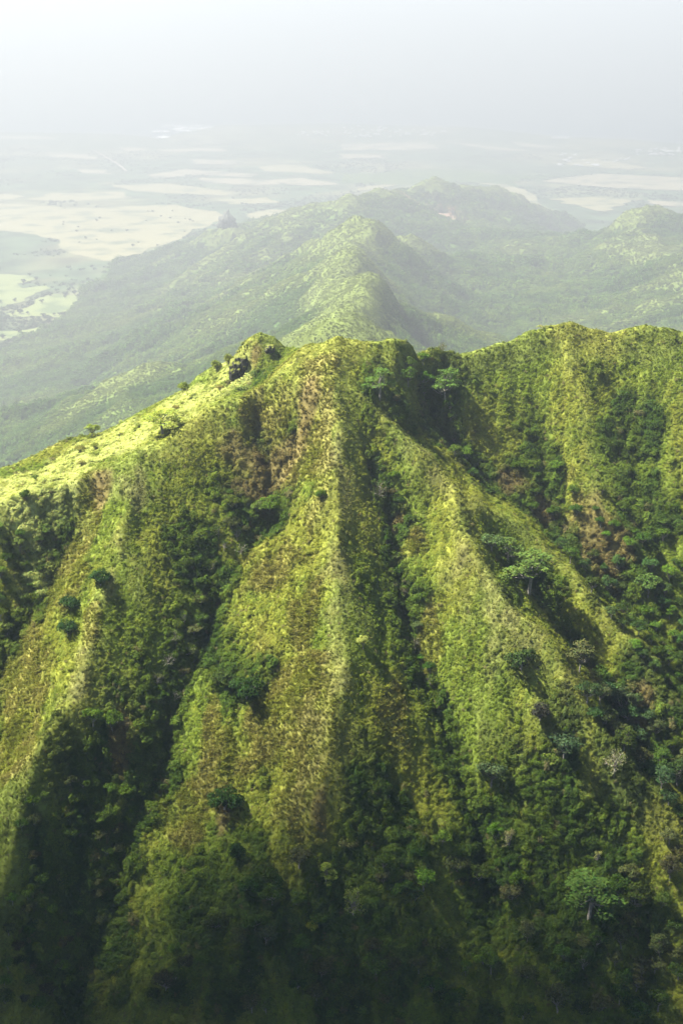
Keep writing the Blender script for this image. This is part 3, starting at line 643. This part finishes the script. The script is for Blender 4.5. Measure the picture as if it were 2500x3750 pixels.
S3[:, 2] *= 1 - .4 * g; c = c * rng.uniform(.68, 1.28, (n, 1)); scatter('hill_woods', np.stack((X, Y, Z + .15 * sc), 1), N_ * .4 + up, S3, 9 + rng.integers(0, 2, n), c, 'scrub and woods over the hazy hills behind the ridge', 'woods')
print('hill plants', n)
# ------------------------------------------------------------------ rocks
def rock_mesh(name, rx, ry, rz, seed, mat, sub=5, rough=.35, cone=0.0):
    import bmesh
    bm = bmesh.new(); bmesh.ops.create_icosphere(bm, subdivisions=sub, radius=1)
    co = np.array([v.co[:] for v in bm.verts]); a = np.arctan2(co[:, 1], co[:, 0]); 
    r = 1 + rough * fbm(co[:, 0] * 1.6 + co[:, 2], co[:, 1] * 1.6 - co[:, 2] * .7, seed, 5) + .25 * rough * np.round(2 * fbm(a * 2, co[:, 2] * 3, seed + 3, 2))
    co = co * r[:, None]
    if cone: co[:, :2] *= (1 - cone * np.clip(co[:, 2], -1, 1))[:, None]
    co *= (rx, ry, rz)
    for v, c in zip(bm.verts, co): v.co = c
    me = bpy.data.meshes.new(name); bm.to_mesh(me); bm.free(); me.materials.append(mat); me.polygons.foreach_set('use_smooth', np.ones(len(me.polygons), bool)); return me
def mat_mossy():
    m, n, l, out = new_mat('mossy_rock')
    geo = n.new('ShaderNodeNewGeometry'); sx = n.new('ShaderNodeSeparateXYZ'); l.new(geo.outputs['Normal'], sx.inputs[0])
    tc = n.new('ShaderNodeTexCoord'); no = n.new('ShaderNodeTexNoise'); no.inputs['Scale'].default_value = .8; no.inputs['Detail'].default_value = 8; l.new(tc.outputs['Object'], no.inputs['Vector'])
    ad = n.new('ShaderNodeMath'); ad.operation = 'ADD'; l.new(sx.outputs[2], ad.inputs[0]); l.new(no.outputs['Fac'], ad.inputs[1])
    cr = n.new('ShaderNodeValToRGB'); cr.color_ramp.elements[0].position = .95; cr.color_ramp.elements[0].color = (.034, .034, .027, 1); cr.color_ramp.elements[1].position = 1.2; cr.color_ramp.elements[1].color = (.12, .13, .03, 1)
    l.new(ad.outputs[0], cr.inputs[0]); d = n.new('ShaderNodeBsdfDiffuse'); l.new(cr.outputs[0], d.inputs[0])
    b = n.new('ShaderNodeBump'); b.inputs['Strength'].default_value = .9; b.inputs['Distance'].default_value = .6; l.new(no.outputs['Fac'], b.inputs['Height']); l.new(b.outputs[0], d.inputs['Normal'])
    l.new(d.outputs[0], out.inputs[0]); return m
M_MOSS = mat_mossy()
o = link('rock_outcrop', rock_mesh('rock_outcrop', 3.3, 3.0, 5.3, 4, M_MOSS, 5, .3)); q = at_y(880, 1348, 469.6); o.location = q; o.rotation_euler = (-.25, .42, .3)
tag(o, 'dark bare rock face of the mossy knob on the left crest', 'rock')
o = link('boulder', rock_mesh('boulder', 1.5, 1.5, 1.7, 9, M_MOSS, 4, .35)); q = at_y(990, 1280, 469.5); o.location = q; tag(o, 'small dark boulder on the right shoulder of the knob', 'rock')
q = Zp([(830, 812, 222)])[0]; o = link('rock_pinnacle', rock_mesh('rock_pinnacle', 18, 16, 19, 12, mat_plain('grey_rock', (.07, .075, .06), (.13, .13, .10), .05, bump=.8, dist=3), 4, .45, .55)); o.location = (q[0], q[1], q[2] + 4)
tag(o, 'pointed rock pinnacle standing on the hazy ridge before the straw field', 'rock')

# ------------------------------------------------------------------ single trees: trunk with limbs, crown of leaves
def tube(P, r0, r1, sides=5):
    P = np.array(P, float); k = len(P); V = []
    for i in range(k):
        d = P[min(i + 1, k - 1)] - P[max(i - 1, 0)]; d /= np.linalg.norm(d) + 1e-9
        a = np.cross(d, (.3, .9, .2)); a /= np.linalg.norm(a); b_ = np.cross(d, a); r = r0 + (r1 - r0) * i / (k - 1)
        for j in range(sides): V.append(P[i] + r * (math.cos(2 * math.pi * j / sides) * a + math.sin(2 * math.pi * j / sides) * b_))
    F = [(i * sides + j, i * sides + (j + 1) % sides, (i + 1) * sides + (j + 1) % sides, (i + 1) * sides + j) for i in range(k - 1) for j in range(sides)]
    return np.array(V), np.array(F), np.ones((len(V), 3))
def limb(a, b, r0, r1, sag=.12):
    a = np.array(a, float); b = np.array(b, float); L = np.linalg.norm(b - a); m = (a + b) / 2 + rng.normal(0, .08, 3) * L + np.array((0, 0, -sag * L))
    return tube([a, m, b], r0, r1)
def make_tree(kind):
    """a tree about 10 m high; returns trunk and crown meshes"""
    tr, cw = [], []
    if kind == 'umbrella':                             # layered flat crown
        fork = np.array((.3, .2, 4.2)); tr.append(tube([(0, 0, -1.5), (.1, .05, 1.5), fork], .34, .24, 7))
        for i in range(20):
            lev = rng.random(); a = i * 2.4 + rng.normal(0, .3); R_ = 4.3 * (1 - .55 * lev) * math.sqrt(rng.uniform(.15, 1)); c = np.array((math.cos(a) * R_, math.sin(a) * R_, 4.9 + 4.6 * lev - .06 * R_ * R_ * .5))
            tr.append(limb(fork + (0, 0, rng.uniform(-.5, 2.5) * lev), c, .13, .04)); k = int(rng.integers(55, 95)); pr = rng.uniform(1.1, 1.9)
            aa = rng.uniform(0, 2 * np.pi, k); rr = pr * np.sqrt(rng.random(k)); P = c + np.stack((np.cos(aa) * rr, np.sin(aa) * rr, .3 - .16 * rr ** 2 + rng.normal(0, .12, k)), 1)
            cw.append(quads_from(P, rng.normal(0, .28, (k, 3)) + (0, 0, 1), rdir(k), rng.uniform(.35, .7, k), .6, tints(k, .65, 1.3) * rng.uniform(.85, 1.15)))
    elif kind in ('round', 'bush', 'tall'):
        sq = {'round': 1.0, 'bush': .62, 'tall': 1.6}[kind]; H = {'round': 5.5, 'bush': 2.2, 'tall': 6.5}[kind]
        fork = np.array((rng.normal(0, .2), rng.normal(0, .2), H * .5)); tr.append(tube([(0, 0, -1.5), (.05, .1, H * .2), fork], .3, .2, 6))
        nl = {'round': 17, 'bush': 18, 'tall': 18}[kind]
        for i in range(nl):
            d = rdir(1, .8)[0]; c = np.array((d[0] * 2.9, d[1] * 2.9, H + d[2] * 2.9 * sq)); lr = rng.uniform(1.0, 1.75)
            tr.append(limb(fork, c, .12, .035, 0)); k = int(46 * lr); dd = rdir(k, .75)
            P = c + dd * lr * rng.uniform(.7, 1.05, (k, 1)) * (1, 1, .8)
            cw.append(quads_from(P, dd + rng.normal(0, .4, (k, 3)) + (0, 0, .3), rdir(k), rng.uniform(.35, .68, k), .75, tints(k, .6, 1.3) * rng.uniform(.8, 1.2), .06))
        k = 120; dd = rdir(k); P = np.array((0, 0, H)) + dd * rng.uniform(.5, 2.6, (k, 1)) * (1, 1, sq); cw.append(quads_from(P, dd, rdir(k), rng.uniform(.5, .9, k), .8, tints(k, .5, 1)))
    else:                                              # 'sparse': crooked pale branches with few leaves
        fork = np.array((.2, -.1, 2.6)); tr.append(tube([(0, 0, -1.5), (.1, .1, 1.2), fork], .24, .17, 6))
        for i in range(13):
            d = rdir(1, .9)[0]; c = fork + d * (2.6, 2.6, 5.5) * rng.uniform(.6, 1.0); tr.append(limb(fork, c, .13, .04, -.05))
            for j in range(4):
                e = c + rdir(1, .6)[0] * rng.uniform(.6, 1.5); tr.append(limb(c + (fork - c) * rng.uniform(0, .4), e, .06, .02))
                k = int(rng.integers(5, 13)); cw.append(quads_from(e + rng.normal(0, .38, (k, 3)), rdir(k, .6), rdir(k), rng.uniform(.28, .55, k), .6, tints(k)))
    P, F, T = join(tr); tm = mesh_data('trunk', P, F, M_BARK, smooth_=True); P, F, T = join(cw); cm = mesh_data('crown', P, F, M_TREE, T)
    return tm, cm
TREES = {k: [make_tree(k) for _ in range(n_)] for k, n_ in (('umbrella', 4), ('round', 4), ('bush', 3), ('tall', 3), ('sparse', 3))}
SPAN = {'umbrella': (10.4, 9.5), 'round': (8.2, 9.0), 'bush': (8.2, 4.6), 'tall': (8.2, 12.5), 'sparse': (6.5, 8.5)}      # crown width and height as made
def tree(name, kind, pos, width, height, colour, label, group=None, cat='tree', lean=(0, 0)):
    t = link(name, None); tm, cm = random.choice(TREES[kind]); w0, h0 = SPAN[kind]
    t.location = pos; t.rotation_euler = (lean[0], lean[1], random.uniform(0, 6.28)); t.scale = (width / w0, width / w0, height / h0)
    link('trunk', tm, t); c = link('crown', cm, t); c.color = (*colour, 1)
    return tag(t, label, cat, group)
def jit(c, a=.15): k = random.uniform(1 - a, 1 + a); return tuple(v * k * random.uniform(1 - a * .5, 1 + a * .5) for v in c)
def put(name, kind, px_, py_, width, height, colour, label, group=None, cat='tree', dy=0.0, sink=.2):
    p = hit(near, px_, py_)
    if dy: p = np.array((p[0] * (p[1] + dy) / p[1], p[1] + dy, 0)); p[2] = near.sample(near.Z, p[0], p[1])
    return tree(name, kind, (p[0], p[1], p[2] - sink), width, height, colour, label, group, cat)
BLUEG, DARK, MIDG, YEL, PALE, OLIVE = (.075, .130, .024), (.046, .080, .012), (.072, .120, .014), (.20, .22, .03), (.26, .27, .09), (.075, .085, .028)
put('umbrella_tree', 'umbrella', 2150, 3400, 20, 17, BLUEG, 'large spreading tree with layered blue-green crown low in the dark right-hand valley')
put('umbrella_tree', 'umbrella', 1630, 1500, 13, 14, BLUEG, 'tall layered tree in the dark gully under the crest notch')
put('umbrella_tree', 'umbrella', 1390, 1470, 12, 10, BLUEG, 'layered tree just right of the central summit')
put('umbrella_tree', 'umbrella', 1935, 2180, 19, 14, (.085, .130, .026), 'wide flat-topped tree on the slope behind the right-hand rib')
put('umbrella_tree', 'umbrella', 1860, 2080, 11, 9, (.080, .125, .026), 'smaller flat-topped tree touching the wide one behind the right-hand rib')
put('umbrella_tree', 'umbrella', 598, 1608, 16, 8, (.22, .26, .04), 'airy yellow-green umbrella tree standing on the sunlit left shoulder', dy=6)
put('round_tree', 'round', 338, 1600, 6, 5, (.20, .25, .04), 'single round yellow-green tree on the far edge of the left shoulder', dy=0)
put('umbrella_tree', 'umbrella', 1990, 1215, 11, 7.5, (.15, .16, .04), 'flat pale tree top showing over the right-hand crest', dy=14)
put('bare_tree', 'sparse', 1615, 1292, 4, 4, (.11, .12, .05), 'thin half-bare tree in the notch of the crest')
put('bush', 'bush', 672, 1432, 4.5, 3.2, (.16, .20, .03), 'bushy yellow-green shrub on the skyline of the left shoulder', cat='bush')
put('bush', 'bush', 790, 1352, 4.5, 3.2, (.15, .18, .03), 'pale shrub on the skyline left of the mossy knob', cat='bush')
put('bush', 'bush', 838, 1338, 4.5, 4, (.15, .17, .03), 'small pale shrub pressed against the mossy knob', cat='bush')
put('bush', 'bush', 96, 1838, 4, 3, DARK, 'dark round bush on the left crest near the frame edge', cat='bush')
put('sapling', 'round', 1330, 2385, 4, 4.6, (.30, .33, .08), 'pale yellow sapling lit up beside the central rib')
put('round_tree', 'round', 990, 1900, 9, 7, MIDG, 'broad-leaved tree at the foot of the brown scar')
put('round_tree', 'round', 945, 1900, 5, 5, (.11, .16, .03), 'light green tree left of the broad-leaved one under the brown scar')
put('bare_tree', 'sparse', 2245, 2850, 7, 10, (.24, .24, .12), 'pale grey-green half-bare tree on the lower right rib')
put('bare_tree', 'sparse', 1862, 3130, 5, 8, (.22, .22, .09), 'slim pale half-bare tree by the dark ravine at lower right')
put('round_tree', 'round', 1548, 3270, 7.5, 7, (.11, .20, .018), 'bright green tree alone in the dark lower middle')
put('bare_tree', 'sparse', 1292, 3390, 7, 12, (.20, .25, .05), 'pale green tree with bare twigs on top at bottom centre')
put('round_tree', 'round', 1378, 3590, 8.5, 7.5, (.08, .13, .02), 'round green tree near the bottom edge right of centre')
put('bush', 'bush', 1148, 3415, 5, 4, (.20, .23, .02), 'yellow-green bush near the bottom centre', cat='bush')
put('umbrella_tree', 'umbrella', 1195, 3250, 7, 7, (.15, .20, .03), 'small light umbrella tree below the foot of the central rib')
put('sapling', 'sparse', 2185, 3175, 3.5, 5, (.32, .34, .10), 'yellow-leaved sapling just above the large blue-green tree')
put('bush', 'bush', 905, 2560, 11, 6.5, (.028, .055, .012), 'dark spreading bush halfway down the lit left face', cat='bush')
put('bush', 'bush', 820, 2520, 8, 5, (.05, .075, .018), 'olive bush left of the dark spreading bush on the lit face', cat='bush')
put('bush', 'bush', 370, 2150, 7, 5, (.032, .066, .018), 'dark round bush on top of the left rib', cat='bush')
put('bush', 'bush', 258, 2240, 6.5, 4.5, (.034, .07, .02), 'upper of two dark bushes on the sunny side of the left rib', cat='bush')
put('bush', 'bush', 252, 2330, 6.5, 5, (.034, .07, .02), 'lower of two dark bushes on the sunny side of the left rib', cat='bush')
put('bush', 'bush', 822, 2965, 11, 6, (.03, .06, .012), 'broad dark bush above the yellow grass at lower left', cat='bush')
put('bush', 'bush', 866, 3150, 6, 5, (.02, .045, .01), 'dark domed bush at the end of the lower left spur', cat='bush')
put('round_tree', 'round', 343, 2685, 6.5, 7, MIDG, 'left of two round-headed trees in the shaded gully at left')
put('round_tree', 'round', 412, 2690, 7, 7, MIDG, 'right of two round-headed trees in the shaded gully at left')
put('round_tree', 'round', 738, 2225, 4, 4, (.13, .19, .03), 'small pale round tree in the shaded gully left of the central rib')
put('bush', 'bush', 1905, 2460, 10, 6.5, (.04, .065, .016), 'dark olive bush high on the face of the right-hand rib', cat='bush')
put('bush', 'bush', 1975, 2640, 6, 5.5, (.05, .05, .035), 'grey dark bush in the middle of the bright right-hand face', cat='bush')
put('round_tree', 'round', 1795, 2900, 10, 8, (.055, .08, .03), 'grey-green tree at the foot of the bright right-hand face')
put('round_tree', 'round', 2060, 2790, 11, 9, (.04, .065, .026), 'big grey-green tree low on the right-hand rib')
put('round_tree', 'round', 2370, 2190, 9, 8, (.085, .14, .03), 'lightest round tree in the wooded gully at right')
put('round_tree', 'round', 1800, 2025, 8, 6.5, (.075, .115, .035), 'round tree at the left end of the wide flat-topped tree')
put('bare_tree', 'sparse', 1385, 1840, 6, 8, (.11, .12, .05), 'thin grey tree above the small dark scar right of the central rib')
put('bush', 'bush', 1175, 1830, 4, 3, MIDG, 'small green bush beside the upper central rib', cat='bush')
# woods of the gullies and the valley floor, tree by tree
tr_ = random.Random(11)
def wood(n_, poly, sizes, kinds, cols, label, group, cat='tree', name='gully_tree'):
    xs_ = [p[0] for p in poly]; ys_ = [p[1] for p in poly]; done = []
    tries = 0
    while len(done) < n_ and tries < n_ * 60:
        tries += 1; a, b_ = tr_.uniform(min(xs_), max(xs_)), tr_.uniform(min(ys_), max(ys_)); ins = False
        for (x1_, y1_), (x2_, y2_) in zip(poly, poly[1:] + poly[:1]):
            if (y1_ > b_) != (y2_ > b_) and a < (x2_ - x1_) * (b_ - y1_) / (y2_ - y1_) + x1_: ins = not ins
        if not ins or any((a - c_) ** 2 + (b_ - d_) ** 2 < 45 ** 2 for c_, d_ in done): continue
        done.append((a, b_)); w_ = tr_.uniform(*sizes); k_ = tr_.choice(kinds); hr_ = {'round': .9, 'bush': .6, 'tall': 1.25, 'umbrella': .8, 'sparse': 1.2}[k_]
        put(name, k_, a, b_, w_, w_ * hr_ * tr_.uniform(.85, 1.15), jit(tr_.choice(cols), .25), label, group, cat)
wood(42, [(1980, 1960), (2230, 2120), (2500, 2080), (2560, 2650), (2330, 2420), (2120, 2120)], (3, 6.5), ('round', 'round', 'bush', 'tall'), (DARK, MIDG, (.045, .085, .02)), 'rounded dark green tree packed in the wooded gully at the right', 'trees in the right-hand gully')
wood(26, [(1850, 1700), (2030, 1700), (2500, 1880), (2500, 2080), (2200, 2100), (1900, 1850)], (3, 6), ('bush', 'round'), (MIDG, DARK), 'green shrub low on the broad right-hand mountain face', 'shrubs at the foot of the right-hand face', 'bush', 'gully_shrub')
wood(30, [(2100, 2450), (2330, 2620), (2520, 2800), (2520, 3050), (2400, 2900), (2150, 2600)], (5, 9), ('round', 'tall', 'bush'), (DARK, OLIVE, (.04, .07, .022)), 'dark tree in the shaded ravine right of the right-hand rib', 'trees in the lower right ravine')
wood(26, [(840, 1800), (960, 1880), (880, 2060), (760, 2250), (700, 2500), (620, 2620), (560, 2560), (680, 2250), (780, 2050)], (3, 6), ('bush', 'round', 'sparse'), (DARK, MIDG, OLIVE), 'small dark tree in the shaded gully left of the central rib', 'trees in the gully left of the central rib')
wood(20, [(0, 1950), (180, 1950), (210, 2040), (60, 2300), (0, 2350)], (3, 5), ('bush', 'round'), (MIDG, DARK, (.1, .13, .025)), 'small green tree in the shaded hollow at the left edge', 'trees in the left edge hollow')
wood(45, [(100, 2900), (480, 2850), (420, 3300), (250, 3720), (0, 3720), (60, 3100)], (3.5, 6), ('round', 'bush', 'bush'), (DARK, MIDG, OLIVE), 'dark tree in the shadowed bottom left valley', 'trees in the bottom left valley')
wood(60, [(620, 3480), (1150, 3100), (1800, 3080), (2000, 3300), (1950, 3740), (450, 3740)], (4, 8), ('round', 'bush', 'tall', 'bush'), (DARK, MIDG, OLIVE), 'dark tree in the shadowed bottom middle of the valley', 'trees in the bottom middle of the valley')
wood(30, [(2050, 3450), (2500, 3000), (2500, 3740), (2000, 3740)], (5, 9), ('round', 'bush', 'tall'), (DARK, OLIVE), 'dark tree in the shadowed bottom right corner', 'trees in the bottom right corner')
wood(22, [(1390, 1750), (1450, 1750), (1500, 2200), (1590, 2480), (1560, 2560), (1460, 2300), (1400, 2000)], (2.5, 5), ('bush', 'round', 'sparse'), (MIDG, DARK, OLIVE), 'small tree in the narrow gully right of the central rib', 'trees in the gully right of the central rib')
wood(14, [(1450, 1330), (1560, 1330), (1680, 1560), (1760, 1760), (1700, 1760), (1560, 1560)], (3.5, 6.5), ('round', 'tall'), (DARK, MIDG), 'dark tree in the steep gully falling from the crest notch', 'trees below the crest notch')
wood(7, [(20, 1760), (240, 1660), (560, 1510), (800, 1390), (820, 1450), (690, 1540), (500, 1640), (220, 1760), (20, 1820)], (1.8, 4), ('bush', 'bush', 'round'), ((.15, .18, .03), (.10, .14, .025), (.2, .2, .05)), 'small bright shrub scattered on the sunlit left shoulder', 'shrubs on the sunlit left shoulder', 'bush', 'shoulder_shrub')
# trees of the pastures on the plain
pr_ = random.Random(3)
spots = [(5, 892), (70, 885), (195, 893), (232, 860), (300, 870), (320, 835), (345, 850), (360, 870), (130, 945), (95, 942), (200, 958), (250, 950), (275, 950), (290, 955), (305, 948), (345, 945), (380, 945), (60, 950), (30, 975), (45, 965), (150, 965), (225, 985), (330, 975), (90, 1028), (15, 1055), (140, 770), (170, 790), (110, 800), (400, 865), (430, 890), (360, 1010), (310, 1000), (160, 1000), (60, 995), (120, 985)]
for (a, b_) in spots:
    g2 = ground_px([(a, b_)], .797, 0, 400)[0]; w_ = pr_.uniform(9, 16)
    tree('pasture_tree', pr_.choice(('round', 'bush')), (g2[0], g2[1], float(land_z(np.array(g2[0]), np.array(g2[1])))), w_, w_ * .75, jit((.05, .08, .03)), 'small hazy tree on the green pastures at far left', 'trees on the far left pastures')
for i in range(34):
    a, b_ = pr_.uniform(280, 900), pr_.uniform(455, 640)
    if b_ > 700 - .12 * (a - 280) * 0 - max(0, (a - 500)) * .22: continue
    g2 = ground_px([(a, b_)], .797, 0, 400)[0]; w_ = pr_.uniform(5, 12)
    tree('field_tree', 'bush', (g2[0], g2[1], float(land_z(np.array(g2[0]), np.array(g2[1])))), w_, w_ * .6, jit((.05, .075, .03)), 'tiny hazy tree dotted over the large straw field', 'trees dotted on the straw field')
# woods on the plain
n = 60000
Y = 2000 * (9000 / 2000) ** rng.random(n); X = rng.uniform(-.3, .3, n) * Y; Z = land_z(X, Y); px, py, _ = project(np.stack((X, Y, Z), 1))
inf = np.zeros(n, bool)
for pl in FIELD_POLYS:
    ins = np.zeros(n, bool)
    for (x1_, y1_), (x2_, y2_) in zip(pl, pl[1:] + pl[:1]):
        ins ^= ((y1_ > Y) != (y2_ > Y)) & (X < (x2_ - x1_) * (Y - y1_) / (y2_ - y1_ + 1e-9) + x1_)
    inf |= ins
den_ = smooth(-.1, .5, fbm(X / 420, Y / 500, 55, 4)) * .8 + smooth(3600, 2900, Y)
ok = (~inf) & (mid.sample(mid.Z, X, Y) < Z + 1.5) & (rng.random(n) < den_) & (px > -200) & (px < 2700)
X, Y, Z = X[ok], Y[ok], Z[ok]; n = len(X); sc = rng.uniform(3, 7.5, n)
scatter('plain_woods', np.stack((X, Y, Z), 1), np.tile(up, (n, 1)), np.stack((sc, sc, sc * .8), 1), 9 + rng.integers(0, 2, n), np.array((.05, .078, .03)) * rng.uniform(.7, 1.35, (n, 1)), 'scattered woods and hedges over the hazy plain', 'woods')

# ------------------------------------------------------------------ unseen cloud, inferred from shade below; size and edge set to darken the lower slopes
def cloud(name, cx, cy, rx, ry, dist, seed, label, edge=15):
    st = 24.0; gx = np.arange(-rx - 200, rx + 201, st); gy = np.arange(-ry - 200, ry + 201, st); GX, GY = np.meshgrid(gx, gy)
    d = np.minimum(rx - np.abs(GX), ry - np.abs(GY)) + edge * fbm(GX / 190, GY / 190, seed, 4)
    inside = d > 0; t = np.sqrt(np.clip(d, 0, 260) / 260)
    up_ = t * (150 + 90 * fbm(GX / 160, GY / 160, seed + 5, 4)) ; lo = -t * (50 + 25 * fbm(GX / 120, GY / 120, seed + 9, 3))
    base = Vector((cx, cy, 700)) + TO_SUN * dist
    h, w = GX.shape; idx = np.arange(h * w).reshape(h, w)
    q = np.stack((idx[:-1, :-1], idx[:-1, 1:], idx[1:, 1:], idx[1:, :-1]), -1)
    q = q[inside[:-1, :-1] & inside[1:, 1:] & inside[:-1, 1:] & inside[1:, :-1]].reshape(-1, 4)
    co = np.concatenate((np.stack((GX, GY, up_), -1).reshape(-1, 3), np.stack((GX, GY, lo), -1).reshape(-1, 3)))
    F = np.concatenate((q, q[:, ::-1] + h * w)); use = np.unique(F); mp = np.zeros(len(co), int); mp[use] = np.arange(len(use))
    o = mesh_np(name, co[use], mp[F], mat_plain('cloud_white', (.82, .83, .85), (.9, .9, .9), .004), smooth_=True)
    o.location = base; return tag(o, label, 'cloud')
cloud('cloud', -300, 384 - 1500, 2300, 1500, 1500, 3, 'unseen white cloud over the valley, sized and placed to shade the lower slopes')


# ------------------------------------------------------------------ the haze
B = 95000.0
hz = mesh_np('haze', [(a, b_, c_) for c_ in (-6, 712) for b_ in (-25000, B) for a in (-B, B)],
             [(0, 2, 3, 1), (4, 5, 7, 6), (0, 1, 5, 4), (2, 6, 7, 3), (0, 4, 6, 2), (1, 3, 7, 5)], None)
m, n_, l_, out = new_mat('haze_air')
pv = n_.new('ShaderNodeVolumePrincipled'); pv.inputs['Color'].default_value = (.412, .432, .436, 1); pv.inputs['Density'].default_value = .00038; pv.inputs['Anisotropy'].default_value = .25
l_.new(pv.outputs[0], out.inputs['Volume']); hz.data.materials.append(m); tag(hz, 'pale sunlit haze over the valley and plain', 'haze', kind='stuff')
